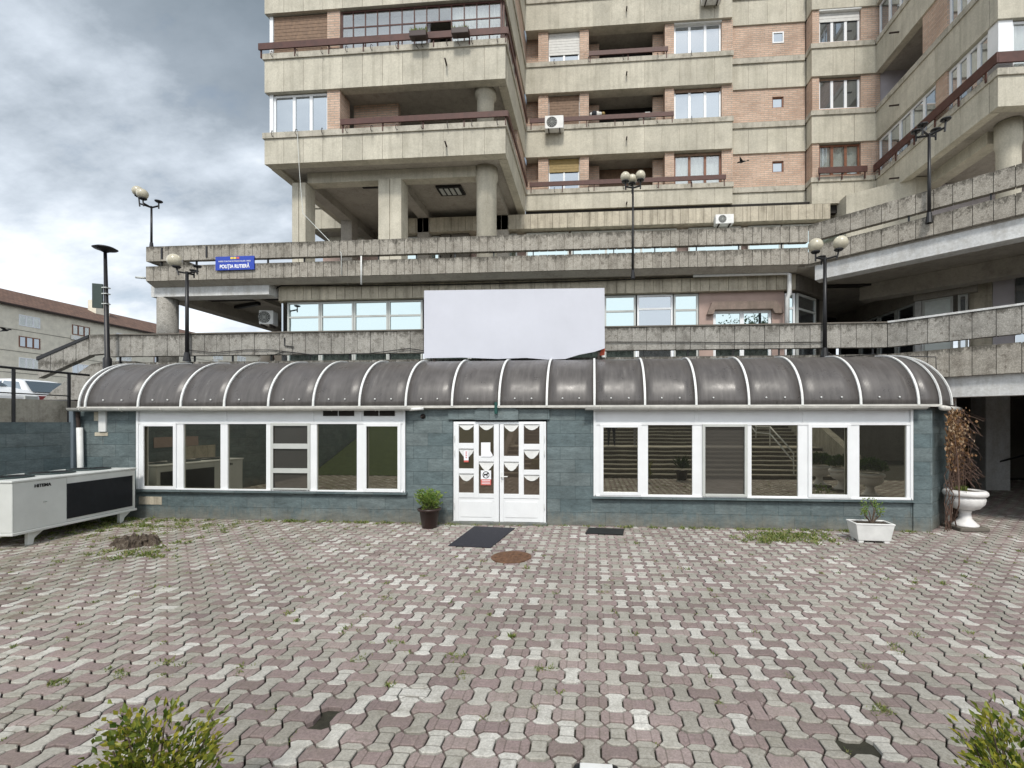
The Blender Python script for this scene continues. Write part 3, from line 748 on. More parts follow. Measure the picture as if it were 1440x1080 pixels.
# thin posts in the slot
for i in range(17):
    x = XU0 + .4 + i * 1.05
    if x < BU[0] - .1: MB().box(x - .012, x + .012, YU + .05, YU + .1, 6.47, 6.63).build('slot_post', BLACKM, pod)
for i in range(6):
    q = along(BU, DU, .7 + i * 1.3); MB(frame_at(q[0], q[1], 0, angD)).box(-.015, .015, .04, .1, 6.47, 6.63).build('slot_post', BLACKM, pod)
for px in (228, 291): MB().box(X(px, YU) - .025, X(px, YU) + .025, YU - .02, YU + .02, 6.68, 6.98).build('dark_slot', BLACKM, pod)
# upper slab and beams (soffit 6.05)
g = MB(); g.box(XU0 + .03, BU[0], YU + .15, 22, 6.02, 6.4); g.prism([(BU[0], YU + .15), along((BU[0], YU + .15), DU, 8.3), (22, 6.2), (22, 22), (BU[0], 22)], 6.021, 6.399)
g.build('terrace_slab', SOF, pod)
# underside lip (bevel) along the front
MB().slabx([(YU + .02, 6.065), (YU + .25, 5.96), (YU + .25, 6.018), (YU + .14, 6.068)], XU0, BU[0] - .2).build('soffit_lip', SOF, pod)
g = MB(); M = frame_at(BU[0], BU[1], 0, angD); g.M = M; g.box(.12, 8.4, .1, .45, 5.66, 6.018); g.build('edge_beam', WHC, pod)
MB(M).box(.14, 8.4, .085, .3, 5.655, 5.68).build('beam_trim', WHC, pod)
# left part: column, edge beam, cross beams
xc = X(236, 12.3)
g = MB(); g.lathe([(.25, 3.2), (.25, 5.7)], 24, (xc, 12.3, 0)); g.build('round_column', PANL, pod, True)
MB().box(xc - .27, X(383, 12.2), 12.06, 12.5, 5.70, 6.017).build('edge_beam', WHC, pod)
MB().box(xc - .2, xc + .22, 12.51, 20, 5.68, 6.016).build('cross_beam', SOF, pod)
MB().box(xc + 1.9, xc + 2.1, 12.51, 20, 5.9, 6.015).build('cross_beam', SOF, pod)
g = MB(); g.lathe([(.25, 3.2), (.25, 5.7)], 20, (X(371, 18), 18.2, 0)); g.build('round_column', DARKC, pod, True)
MB().box(X(372, 18) + .3, X(400, 18) + 3, 18.2, 18.5, 3.3, 6.0).build('rear_wall', DARKC, pod)
MB(frame_at(X(345, 14), 14, 0, rad(-20))).box(-.6, .6, 0, .12, 5.9, 5.99).build('ceiling_light', BLACKM, pod)
# storefront of the lower terrace
XS0 = X(397, YS); XS1 = 5.31
g = MB(); panel_run(g, (XS0, YS - .15), 0, XS1 - XS0, .15, 5.6, 6.0, .245); g.build('shop_fascia', FAS, pod)
g = MB(); panel_run(g, (XS0 - .35, YS + .5), rad(-62), .73, .15, 5.6, 6.0, .245); g.build('shop_fascia', FAS, pod)
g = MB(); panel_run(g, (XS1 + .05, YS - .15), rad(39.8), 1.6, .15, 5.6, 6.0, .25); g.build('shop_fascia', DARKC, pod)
g = MB(); g.box(XS0, XS1, YS + .003, YS + .5, 5.62, 5.95); g.build('lintel', SOF, pod)
MB().box(-12.3, 9, YS + .9, YS + 1.1, 5.96, 6.015).build('recess_shade', DARK, pod)  # shade under the slab painted as a near-black strip
def shop(a, b, n, rows, gm=GLSKY, wd=None, z0=3.45, z1=5.58):
    x0, x1 = X(a, YS), X(b, YS); W = x1 - x0
    return window(pod, x0, YS, z0, 0, W, z1 - z0, n, GREYF if gm is GLSKY else WHITE, gm, fw=.05, rows=rows, widths=wd, name='shop_window')
x0 = X(404, YS)
for a, b in ((404, 450), (450.5, 497), (497.5, 545.5), (546, 594)): shop(a, b, 1, [1.7])
for a, b in ((597, 660), (661, 724), (725, 788), (789, 849)): shop(a, b, 1, [1.7])
shop(850, 894, 1, [1.7]); shop(896, 946, 1, [1.75], GLT); shop(947.5, 982, 1, [1.7])
MB(frame_at(XS0 - .28, YS + .55, 3.45, rad(-65))).box(0, .6, 0, .04, 0, 2.12).build('side_glazing', GLT, pod)
# pink pier with a window set in a heavy surround
g = MB(); a, b, c, d = X(983, YS), X(1003, YS), X(1086, YS), X(1103, YS); zw0 = 3.45; zw1 = Z(1045, 436, YS)
g.box(a, b, YS, YS + .3, 3.4, 5.6); g.box(c, d, YS, YS + .3, 3.4, 5.6); g.box(b, c, YS, YS + .3, zw1, 5.6); g.build('pink_pier', PINKP, pod)
g = MB(); zz = [Z(1045, q, YS) for q in (425, 436)]
g.slaby([(X(993, YS), zz[1] - .12), (X(1000, YS), zz[0]), (X(1090, YS), zz[0]), (X(1100, YS), zz[1] - .12), (X(1088, YS), zz[1] - .12), (X(1084, YS), zz[1]), (X(1004, YS), zz[1]), (X(1002, YS), zz[1] - .12)], YS - .12, YS - .003)
g.build('window_surround', concrete('surround', (.27, .21, .18), .3), pod)
window(pod, b + .01, YS + .05, zw0, 0, c - b - .02, zw1 - zw0, 2, WHITE, GLSKY, fw=.07, name='shop_window')
window(pod, d + .02, YS + .02, 3.45, 0, X(1119, YS) - d - .03, 2.1, 1, WHITE, GLSKY, fw=.05, rows=[1.7], name='shop_window')
window(pod, XS1 + .12, YS + .02, 3.45, rad(39.8), 1.0, 2.1, 1, GREYF, GLT, fw=.05, rows=[1.7], name='shop_window')
# inner passage walls to the right
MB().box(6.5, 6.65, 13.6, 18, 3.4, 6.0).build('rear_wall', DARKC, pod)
MB().box(6.66, 9.0, 17.6, 17.8, 3.4, 6.0).build('rear_wall', DARK, pod)
g = MB(); g.box(9.0, 9.2, 13.5, 17.6, 5.5, 6.01); g.build('shop_fascia', SOF, pod)
for y0, y1 in ((17.5, 16.2), (16.15, 15.2), (15.15, 14.35), (14.3, 13.55)): window(pod, 9.04, y0, 3.45, rad(-90), y0 - y1, 2.04, 1, GREYF, GLT, fw=.06, name='shop_window')
PD = (8.98, 13.46)
def sd_(px):
    dx, dy, dz = ray(px); k_ = dx / dy
    return (PD[0] - k_ * PD[1]) / (k_ * DU[1] - DU[0])
Md = frame_at(PD[0], PD[1], 0, angD)
def seg(a, b): return sd_(a), sd_(b)
q0, q1 = seg(1286, 1375); MB(Md).box(q0, q1, -.1, .1, 5.5, 6.01).build('shop_fascia', SOF, pod)
for a_, b_, mt in ((1297, 1340, plain('bright_pane', (.66, .72, .70), .3)), (1347, 1361, GLT)):  # first pane's brightness is put into a flat pale colour, not reflected
    q0, q1 = seg(a_, b_); qq = along(PD, DU, q0); window(pod, qq[0], qq[1], 3.45, angD, q1 - q0, 2.04, 1, GREYF, mt, fw=.05, name='shop_window')
q0, q1 = seg(1287, 1296); MB(Md).box(q0, q1, -.02, .1, 3.4, 5.49).build('pillar', WHC, pod)
q0, q1 = seg(1362, 1395); MB(Md).box(q0, q1, .1, .3, 3.4, 6.01).build('pillar', FAS, pod)
q0, q1 = seg(1395.5, 1427); MB(Md).box(q0, q1, .1, .3, 3.4, 6.01).build('pillar', LAV, pod)
q0, q1 = seg(1428, 1470); MB(Md).box(q0, q1, .05, .3, 3.4, 5.7).build('shop_window', GLT, pod)
q0, q1 = seg(1471, 1700); MB(Md).box(q0, q1, .05, .3, 3.4, 6.01).build('rear_wall', LAV, pod)
MB(frame_at(8.2, 11.0, 0, angD)).box(-2.2, 4.5, 1.5, 1.95, 5.6, 6.015).build('cross_beam', SOF, pod)
MB(Md).box(.2, 1.0, -.6, -.25, 5.62, 6.01).build('duct', DARKC, pod)
# lower terrace: slab, rail, base, pier posts
XL0 = X(150, YL)
for z0, z1, nm in ((3.80, 4.33, 'parapet_rail'), (3.06, 3.64, 'parapet_base')):
    x0 = XL0 if nm == 'parapet_rail' else X(188, YL)
    g = MB(); panel_run(g, (x0, YL), 0, BL[0] - x0, .15, z0, z1, .335 if nm == 'parapet_rail' else .30); g.build(nm, PANL, pod)
    g = MB(); panel_run(g, BL, angD, 7, .15, z0, z1, .35); g.build(nm, PANL if nm == 'parapet_rail' else PAN, pod)
MB().box(XL0, BL[0], YL - .02, YL + .17, 4.335, 4.365).build('handrail_trim', DARKC, pod)
MB(frame_at(*BL, 0, angD)).box(0, 7, -.02, .17, 4.335, 4.375).build('handrail_trim', WHC, pod)
for i in range(19):
    x = XL0 + .3 + i * 1.02
    if x < BL[0]: MB().box(x - .012, x + .012, YL + .05, YL + .09, 3.63, 3.81).build('slot_post', BLACKM, pod)
g = MB(); g.box(X(188, YL), BL[0], YL + .155, 19.8, 3.06, 3.38); g.prism([(BL[0], YL + .155), along((BL[0], YL + .155), DU, 6.9), (22, 6.0), (22, 19.8), (BL[0], 19.8)], 3.061, 3.379); g.build('terrace_slab', SOF, pod)
MB(frame_at(*BL, 0, angD)).box(.7, 7, .12, .5, 2.64, 3.058).build('edge_beam', WHC, pod)
# slanted parapet of the stair at the left
def slant(name, px0, y0t, y0b, px1, y1t, y1b, Y, th, mat, n):
    g = MB(); A0 = at(px0, y0t, Y); A1 = at(px0, y0b, Y); B0 = at(px1, y1t, Y); B1 = at(px1, y1b, Y)
    for i in range(n):
        s, e = i / n + .006, (i + 1) / n - .006
        L_ = lambda p, q, t: p[0] + (q[0] - p[0]) * t, 
        def P2(t, up):
            a, b = (A0, B0) if up else (A1, B1)
            return (a[0] + (b[0] - a[0]) * t, a[2] + (b[2] - a[2]) * t)
        g.slaby([P2(s, 0), P2(e, 0), P2(e, 1), P2(s, 1)], Y, Y + th)
    return g.build(name, mat, pod)
slant('stair_parapet', 53, 503, 532, 125, 471, 500, YL, .15, PANL, 4)
slant('stair_parapet', 125.2, 470.5, 499, 150, 470, 497, YL, .15, PANL, 1)
g = MB(); g.slaby([at(52, 507, YL)[::2], at(125, 475, YL)[::2], at(125, 471, YL)[::2], at(52, 502, YL)[::2]], YL - .02, YL + .17); g.build('handrail_trim', BLACKM, pod)
g = MB(); g.slaby([at(60, 562, YL + .1)[::2], at(190, 562, YL + .1)[::2], at(190, 508, YL + .1)[::2], at(150, 508, YL + .1)[::2], at(128, 512, YL + .1)[::2], at(75, 548, YL + .1)[::2]], YL + .1, YL + 1.6); g.build('stair_flank', PANL, pod)
# underpass at the right: dark hall with pillars
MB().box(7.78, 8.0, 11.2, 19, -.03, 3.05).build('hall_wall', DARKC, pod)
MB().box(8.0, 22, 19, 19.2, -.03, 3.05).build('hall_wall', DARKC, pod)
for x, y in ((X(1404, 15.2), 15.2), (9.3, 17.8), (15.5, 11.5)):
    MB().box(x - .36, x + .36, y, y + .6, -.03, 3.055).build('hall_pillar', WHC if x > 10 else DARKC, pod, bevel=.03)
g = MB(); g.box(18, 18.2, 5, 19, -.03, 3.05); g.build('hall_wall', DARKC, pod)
MB().tube([(11.5, 16, .3), (16, 13, 2.6)], .03, 6).build('hall_handrail', BLACKM, pod)

# ================================================================= CAFE PAVILION
caf = thing('pavilion', 'low teal slate pavilion with white windows and a curved smoked vault roof', 'building', (0, YF, 0), world=True)
def fx(px): return X(px, YF)
def fz(px, py): return Z(px, py, YF)
xa = X(128, YF); xe = X(1308, YF)
wl0, wl1 = fx(196), fx(570); wr0, wr1 = fx(836), fx(1280); dx0, dx1 = fx(638), fx(768)
zsL = .60; zsR = .57; zTop = 2.39
g = MB(); th = .25
g.box(xa - .25, wl0, YF, YF + th, -.03, zTop); g.box(wl0, wl1, YF, YF + th, -.03, zsL)
g.box(wl1, dx0 - .02, YF, YF + th, -.03, zTop); g.box(dx1 + .02, wr0, YF, YF + th, -.03, zTop)
g.box(wr0, wr1, YF, YF + th, -.03, zsR); g.box(wr1, xe, YF, YF + th, -.03, zTop); g.box(dx0 - .02, dx1 + .02, YF, YF + th, 2.16, zTop)
g.build('wall', SLATE, caf)
chx, chy = 7.73, 10.5
cd = math.atan2(chy - YF, chx - xe); cl = math.hypot(chy - YF, chx - xe)
g = MB(frame_at(xe, YF, 0, cd)); g.box(.003, cl, 0, .2, -.03, zTop); g.build('wall', SLATE, caf)
# slate piers standing slightly proud, plinth and sills
MB().box(fx(1283), xe + .02, YF - .03, YF - .003, -.03, 2.35).build('pier_cladding', SLATE, caf)
MB().box(wl0 - .06, wl1 + .05, YF - .09, YF + .1, zsL, zsL + .035).build('window_sill', SLATE, caf)
MB().box(wr0 - .05, wr1 + .06, YF - .09, YF + .1, zsR, zsR + .035).build('window_sill', SLATE, caf)
# plastered patches where slates fell
for (a, b, c, d) in ((196, 228, 698, 709), (134, 152, 608, 613), (133, 142, 579, 592)):
    MB().box(fx(a), fx(b), YF - .012, YF - .002, fz(a, d), fz(a, c)).build('bare_patch', FAS, caf)
MB().box(fx(141), fx(151), YF - .04, YF - .004, fz(146, 607), fz(146, 578)).build('white_board', WHITE2, caf)
def cafe_window(x0, x1, z0, panes, zg0, zg1, strip_joints, lab):
    # frame as a lattice of bars around the listed panes
    t_ = MB()
    yb0, yb1 = YF - .04, YF + .04
    xs = [x0] + [v for p_ in panes for v in p_] + [x1]
    for i in range(0, len(xs), 2): t_.box(xs[i], xs[i + 1], yb0, yb1, z0, zg1 + .0)
    for a, b in panes: t_.box(a, b, yb0 + .002, yb1, z0, zg0)
    t_.box(x0, x1, yb0 - .012, yb1, zg1, zg1 + .055)
    t_.box(x0, x1, yb0 + .012, yb1, zg1 + .055, zTop)
    for j in strip_joints: t_.box(j - .03, j + .03, yb0 - .008, yb1, zg1 + .055, zTop)
    t_.box(x0 - .02, x0 + .03, yb0 - .02, yb0, z0, zTop); t_.box(x1 - .03, x1 + .02, yb0 - .02, yb0, z0, zTop); t_.box(x0, x1, yb0 - .02, yb0, z0, z0 + .035)
    f = t_.build('window', WHITE, caf, bevel=.006); f['label'] = lab
    return f
pL = [(203, 250), (260, 312), (322, 376), (384, 437), (447, 503), (514, 564)]
pR = [(845, 900), (911, 973), (988, 1048), (1056, 1121), (1136, 1193), (1207, 1273)]
zg0L, zg1L = .66, fz(350, 594); zg0R, zg1R = .645, fz(1050, 598)
PLx = [(fx(a), fx(b)) for a, b in pL]; PRx = [(fx(a), fx(b)) for a, b in pR]
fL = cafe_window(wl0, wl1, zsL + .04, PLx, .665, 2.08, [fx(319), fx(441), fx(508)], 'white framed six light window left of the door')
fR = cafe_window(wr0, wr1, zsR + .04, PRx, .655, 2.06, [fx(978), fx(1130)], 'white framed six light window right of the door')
def sash(f, a, b, z0, z1, w=.05, pr=.03, mat=WHITE):
    g = MB(); y0, y1 = YF - .04 - pr, YF - .042
    g.box(a - .02, a + w, y0, y1, z0 - .02, z1 + .02); g.box(b - w, b + .02, y0, y1, z0 - .02, z1 + .02); g.box(a + w, b - w, y0, y1, z0 - .02, z0 + w); g.box(a + w, b - w, y0, y1, z1 - w, z1 + .02)
    return g.build('sash', mat, f, bevel=.006)
for i, (a, b) in enumerate(PLx):
    if i == 3:
        s_ = sash(fL, a, b, .665, 2.08, .04, .02, GREYF)
        for z0, z1 in ((1.03, 1.13), (1.55, 1.66)): MB().box(a + .04, b - .04, YF - .055, YF - .03, z0, z1).build('glazing_bar', GREYF, fL)
        MB().box(a + .0, b - .0, YF - .02, YF - .012, .66, 2.085).build('pane', GLSCR, fL)
    else:
        if i in (0, 5): sash(fL, a, b, .665, 2.08)
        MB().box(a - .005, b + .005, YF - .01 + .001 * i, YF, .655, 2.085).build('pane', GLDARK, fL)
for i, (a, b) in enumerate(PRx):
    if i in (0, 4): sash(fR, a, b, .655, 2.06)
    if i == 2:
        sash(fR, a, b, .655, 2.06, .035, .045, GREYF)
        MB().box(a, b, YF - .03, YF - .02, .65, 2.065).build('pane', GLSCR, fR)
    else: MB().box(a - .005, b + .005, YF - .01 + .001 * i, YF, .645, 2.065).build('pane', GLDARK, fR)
for a, b in ((456, 499), (513, 556)):
    MB().box(fx(a), fx(b), YF - .046, YF - .03, fz(a, 585), fz(a, 577.5)).build('vent_slot', DARK, fL)
    MB().tube([(fx((a + b) / 2), YF - .05, fz(a, 585)), (fx((a + b) / 2), YF - .05, fz(a, 577.5))], .008, 5).build('vent_catch', WHITE, fL)
# backing inside the pavilion
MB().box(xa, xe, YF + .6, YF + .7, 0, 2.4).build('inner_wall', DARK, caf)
# door
zd = 2.13
g = MB(); g.box(dx0 - .0, dx0 + .05, YF - .02, YF + .06, .03, zd); g.box(dx1 - .05, dx1, YF - .02, YF + .06, .03, zd); g.box(dx0 + .05, dx1 - .05, YF - .02, YF + .06, zd - .05, zd)
door = g.build('door_frame', WHITE, caf, bevel=.006)
MB().box(dx0 - .03, dx1 + .03, YF - .12, YF + .1, -.03, .055).build('door_step', SLATE, caf)
leafs = {}
def pane_rect(a, b, c, d): return (fx(a), fx(b), fz(a, d), fz(a, c))
for nm, a, b, cols in (('left', 641, 702.3, [((646, 667), [(596, 623), (631, 659), (666, 693)]), ((674, 695), [(596, 641), (649, 694)])]),
                       ('right', 703.3, 765, [((709, 730), [(596, 641), (649, 694)]), ((737, 759), [(596, 624), (632, 660), (667, 695)])])):
    A, B = fx(a), fx(b); z0, z1 = .06, zd - .052
    g = MB(); y0, y1 = YF - .05, YF + .01
    c0 = (fx(cols[0][0][0]), fx(cols[0][0][1])); c1 = (fx(cols[1][0][0]), fx(cols[1][0][1]))
    zlow = fz(700, 700)
    g.box(A, c0[0], y0, y1, z0, z1); g.box(c0[1], c1[0], y0, y1, zlow, z1); g.box(c1[1], B, y0, y1, z0, z1)
    for (cc, rows_) in ((c0, cols[0][1]), (c1, cols[1][1])):
        edges = [z1] + [fz(700, v) for r_ in rows_ for v in r_] + [zlow]
        for i in range(0, len(edges), 2): g.box(cc[0], cc[1], y0 + .001, y1, edges[i + 1], edges[i])
    g.box(c0[0], c1[1], y0 + .012, y1, z0 + .001, zlow); g.box(c0[0] + .04, c1[1] - .04, y0 + .002, y0 + .012, z0 + .09, zlow - .07)
    lf = g.build('door_leaf', WHITE, caf, bevel=.007)
    leafs[nm] = lf
    gp = MB()
    for (cc, rows_) in ((c0, cols[0][1]), (c1, cols[1][1])):
        for r_ in rows_:
            za, zb_ = fz(700, r_[1]), fz(700, r_[0])
            gp.box(cc[0], cc[1], YF - .02, YF - .014, za, zb_)
            # little scalloped lace curtain hung at the top of every light
            n = 14; w = cc[1] - cc[0]; top = zb_; dp = R.choice((.10, .13, .16)); vs = []
            for i in range(n + 1):
                t_ = i / n; sag = dp * (math.sin(math.pi * t_) ** (.8 if R.random() < .5 else 1)) + .03
                vs.append((cc[0] + w * t_, YF - .024, top)); vs.append((cc[0] + w * t_, YF - .027, top - sag))
            gc = MB(); gc.add(vs, [(2 * i, 2 * i + 1, 2 * i + 3, 2 * i + 2) for i in range(n)]); gc.build('lace_curtain', WHITE2, lf)
    gp.build('pane', glassmat('door_glass_' + nm, (.6, .52, .42), (.055, .042, .032), .28, .02), lf)
    for zz in (.35, 1.75, 1.45):
        hx = A - .012 if nm == 'left' else B + .012
        MB().tube([(hx, y0 - .012, zz), (hx, y0 - .012, zz + .09)], .011, 6).build('hinge', WHITE2, lf)
g = MB(); g.tube([(fx(706), YF - .05, 1.0), (fx(706), YF - .10, 1.0), (fx(715), YF - .10, 1.0)], .011, 6); g.box(fx(704.8), fx(707), YF - .056, YF - .0505, .88, 1.08); g.build('handle', WHITE2, leafs['right'])
# papers on the door
lf = leafs['left']
def sheet(a, b, c, d, mat, nm, y=.062, lab=None):
    o = MB().box(fx(a), fx(b), YF - y, YF - y + .003, fz(a, d), fz(a, c)).build(nm, mat, lf)
    if lab: o['label'] = lab
    return o
sheet(677.5, 690.5, 622, 642, LETW, 'paper_notice', lab='blank white paper notice')
MB().add([(fx(690), YF - .061, fz(690, 633)), (fx(694), YF - .068, fz(694, 640)), (fx(690), YF - .061, fz(690, 643))], [(0, 1, 2)]).build('torn_corner', LETW, lf)
s_ = sheet(653.5, 660, 634, 647, LETW, 'sticker'); sheet(653.5, 660, 647, 649.5, RED, 'sticker_base')
g = MB(); [g.box(fx(655.8), fx(658), YF - .0655, YF - .063, fz(655, 636 + i * 2.6), fz(655, 634.8 + i * 2.6)) for i in range(4)]; g.build('sticker_print', RED, s_)
s_ = sheet(677.2, 691.5, 661, 673.5, LETW, 'dog_notice', lab='no dogs notice with red foot')
s2 = sheet(677.2, 691.5, 673.6, 681.5, RED, 'notice_foot')
cxn, czn, rn = fx(684.4), fz(684, 667.2), .072
g = MB(); nn = 24; vs = []
for i in range(nn):
    a_ = 2 * math.pi * i / nn; vs += [(cxn + rn * math.cos(a_), YF - .0665, czn + rn * math.sin(a_)), (cxn + (rn - .013) * math.cos(a_), YF - .0665, czn + (rn - .013) * math.sin(a_))]
g.add(vs, [(2 * i, 2 * ((i + 1) % nn), 2 * ((i + 1) % nn) + 1, 2 * i + 1) for i in range(nn)])
dog = [(-.05, -.035), (-.035, -.035), (-.03, -.008), (.012, -.012), (.018, -.04), (.032, -.04), (.034, 0), (.045, .025), (.066, .03), (.062, .045), (.035, .052), (.018, .022), (-.03, .018), (-.052, .035), (-.045, .005)]
g.add([(cxn + a_, YF - .0668, czn + b_) for a_, b_ in dog], [tuple(range(len(dog)))])
g.build('dog_pictogram', BLACKM, s_)
g = MB(); [g.box(fx(678.5 + i * .0), fx(690.3), YF - .0655, YF - .063, fz(684, 675.6 + i * 2.2), fz(684, 674.8 + i * 2.2)) for i in range(3)]; g.build('notice_print', LETW, s2)
# lintel with keystone and lamp
MB().box(fx(631), fx(773), YF - .05, YF - .003, fz(700, 590), fz(700, 575.5)).build('lintel', SLATE, caf, bevel=.005)
g = MB(); g.slaby([(fx(669), fz(700, 591)), (fx(730), fz(700, 591)), (fx(730), fz(700, 577)), (fx(716), fz(700, 569)), (fx(684), fz(700, 569)), (fx(669), fz(700, 577))], YF - .09, YF - .051)
g.build('keystone', SLATE, caf, bevel=.005)
g = MB(); g.tube([(fx(699.5), YF - .14, fz(700, 566)), (fx(699.5), YF - .14, fz(700, 582))], .035, 12); g.build('door_lamp', plain('green_lamp', (.02, .08, .07), .25), caf)
# hole with broken fitting
g = MB(); hx, hz = fx(595), fz(595, 585.5); g.tube([(hx, YF - .012, hz), (hx, YF - .003, hz)], .055, 12); hh = g.build('wall_hole', DARK, caf)
MB().tube([(hx + .01, YF - .02, hz + .02), (hx - .02, YF - .07, hz - .02)], .02, 6).build('cable_stub', IRON, hh)
# vault
y0v, z0v, y1v, z1v = YF - .13, 2.45, 10.52, 3.55
def prof(n=14):
    return [(y1v - (y1v - y0v) * math.cos(math.pi / 2 * i / n), z0v + (z1v - z0v) * math.sin(math.pi / 2 * i / n)) for i in range(n + 1)]
PR = prof()
xv0 = X(112, y0v); ribs_px = [112, 121, 195, 255, 316, 378, 441, 506, 571, 636, 702, 769, 836, 907, 979, 1053, 1128, 1210, 1291]
rx = [X(q, y0v) for q in ribs_px]
g = MB()
for i in range(len(rx) - 1):
    a, b = rx[i], rx[i + 1]; n = len(PR); sag = R.uniform(-.004, .006)
    sub = 4; vs = []
    for s_i in range(sub + 1):
        t_ = s_i / sub
        for (yy, zz) in PR: vs.append((a + (b - a) * t_, yy + sag * math.sin(math.pi * t_), zz - abs(sag) * math.sin(math.pi * t_)))
    fs = [(s_i * n + j, (s_i + 1) * n + j, (s_i + 1) * n + j + 1, s_i * n + j + 1) for s_i in range(sub) for j in range(n - 1)]
    g.add(vs, fs)
# hipped end following the cut corner
def curve(bx, by, tx, ty, n=14):
    return [(bx + (tx - bx) * (1 - math.cos(math.pi / 2 * i / n)), by + (ty - by) * (1 - math.cos(math.pi / 2 * i / n)), z0v + (z1v - z0v) * math.sin(math.pi / 2 * i / n)) for i in range(n + 1)]
c_end = [curve(rx[-1], y0v, rx[-1], y1v), curve(6.62, y0v + .02, 6.38, y1v), curve(6.98, 9.45, 6.45, y1v + .02), curve(7.75, 10.4, 6.55, y1v + .06)]
for a, b in zip(c_end, c_end[1:]):
    n = len(a); g.add(a + b, [(j, n + j, n + j + 1, j + 1) for j in range(n - 1)])
# left gable end
n = len(PR); g.add([(rx[0], yy, zz) for yy, zz in PR] + [(rx[0], y1v, z0v)], [tuple(range(n + 1))])
vault = g.build('vault_roof', POLY, caf, True)
g_ = vault.modifiers.new('solid', 'SOLIDIFY'); g_.thickness = .012
def ribmesh(pts, w, dirx=(1, 0, 0)):
    g = MB(); d = Vector(dirx).normalized(); vs = []
    cen = Vector((0, y1v, z0v))
    for i, q in enumerate(pts):
        q = Vector(q); a = Vector(pts[max(i - 1, 0)]); b = Vector(pts[min(i + 1, len(pts) - 1)])
        tn = (b - a).normalized(); nr = d.cross(tn).normalized()
        if nr.z < 0 or (nr.z < .2 and nr.y > 0): nr = -nr
        for s1, h in ((-w, .004), (-w, .03), (w, .03), (w, .004)): vs.append(q + d * s1 + nr * h)
    n = len(pts); fs = []
    for i in range(n - 1):
        for k in range(4): fs.append((i * 4 + k, i * 4 + (k + 1) % 4, (i + 1) * 4 + (k + 1) % 4, (i + 1) * 4 + k))
    fs += [(3, 2, 1, 0), tuple((n - 1) * 4 + k for k in range(4))]
    return g.add(vs, fs)
for i, xx in enumerate(rx):
    ribmesh([(xx, yy, zz) for yy, zz in PR], .021).build('roof_rib', WHITE2, vault)
for c_ in c_end[1:]:
    ribmesh(c_, .018, (.8, .4, 0)).build('roof_rib', WHITE2, vault)
for i in range(1, len(rx) - 1):
    for t_ in (.33, .68):
        if i % 5 == 4 and t_ > .5: continue
        xx = rx[i] + (rx[i + 1] - rx[i]) * t_; q = PR[1]
        MB().ball((xx, q[0] - .012, q[1] + .03), .017, 8).build('screw_cap', WHITE2, vault)
# edge trim, gutter
g = MB(); g.box(rx[0] - .05, 6.62, y0v - .02, y0v + .03, z0v - .035, z0v + .012); g.build('eave_trim', GUT, caf)
def gutter(x0, x1):
    g = MB(); pr_ = []
    for i in range(9):
        a_ = math.pi + math.pi * i / 8; pr_.append((y0v - .085 + .062 * math.cos(a_), z0v - .03 + .055 * math.sin(a_)))
    vs = [(x0, a, b) for a, b in pr_] + [(x1, a, b - .0) for a, b in pr_]
    g.add(vs, [(i, 9 + i, 10 + i, i + 1) for i in range(8)]); g.add([(x0, a, b) for a, b in pr_], [tuple(range(9))]); g.add([(x1, a, b) for a, b in pr_], [tuple(range(9))])
    g.box(x0, x1, y0v - .155, y0v - .14, z0v - .035, z0v - .02)
    o = g.build('gutter', GUT, caf, True); s = o.modifiers.new('solid', 'SOLIDIFY'); s.thickness = .006
    k = int((x1 - x0) / .95)
    for i in range(k): 
        xx = x0 + .3 + i * .95; MB().tube([(xx, y0v - .152, z0v - .02), (xx, y0v - .155, z0v - .06), (xx, y0v - .1, z0v - .095), (xx, y0v - .0, z0v - .06)], .009, 5).build('gutter_bracket', GUT, o)
    return o
gutter(X(104, y0v), X(577, y0v - .1)); gutter(X(823, y0v - .1), X(1303, y0v - .1))
g = MB(); g.tube([(6.58, y0v - .08, z0v - .06), (7.72, 10.22, z0v - .06)], .05, 8); g.build('gutter', GUT, caf, True)
g = MB(); g.tube([(X(577, y0v), y0v - .06, z0v - .07), (X(596, y0v), y0v - .02, z0v - .05)], .03, 8); g.build('gutter_outlet', WHITE2, caf, True)
MB().box(wl0, xe, YF + .0, YF + .25, 2.392, 2.44).build('wall_plate', GUT, caf)
MB().box(rx[0], 6.5, y1v - .02, YL - .005, 3.47, 3.56).build('ridge_flashing', IRON, caf)
# left corner drain pipes
MB().box(X(107, YF), X(113, YF), YF - .14, YF + .1, .0, 2.4).build('corner_board', plain('blue_grey_board', (.14, .17, .20), .6), caf)
g = MB(); g.tube([(X(116, YF), YF - .1, 2.35), (X(117.5, YF), YF - .1, 2.0)], .035, 8); g.build('drainpipe', IRON, caf)
g = MB(); g.tube([(X(119, YF), YF - .1, 2.0), (X(122, YF), YF - .1, .1)], .055, 10); g.build('drainpipe', WHITE2, caf, True)
# broken white pier beside the underpass
g = MB(frame_at(7.5, 10.25, 0, cd)); g.box(.1, .52, -.06, .2, 2.3, 3.05); g.build('plaster_pier', WHC, caf)
g = MB(frame_at(7.5, 10.25, 0, cd)); g.box(.16, .42, -.072, -.062, 2.46, 2.84); g.build('exposed_brick', BRICK, caf)
tr = Matrix.Identity(4)

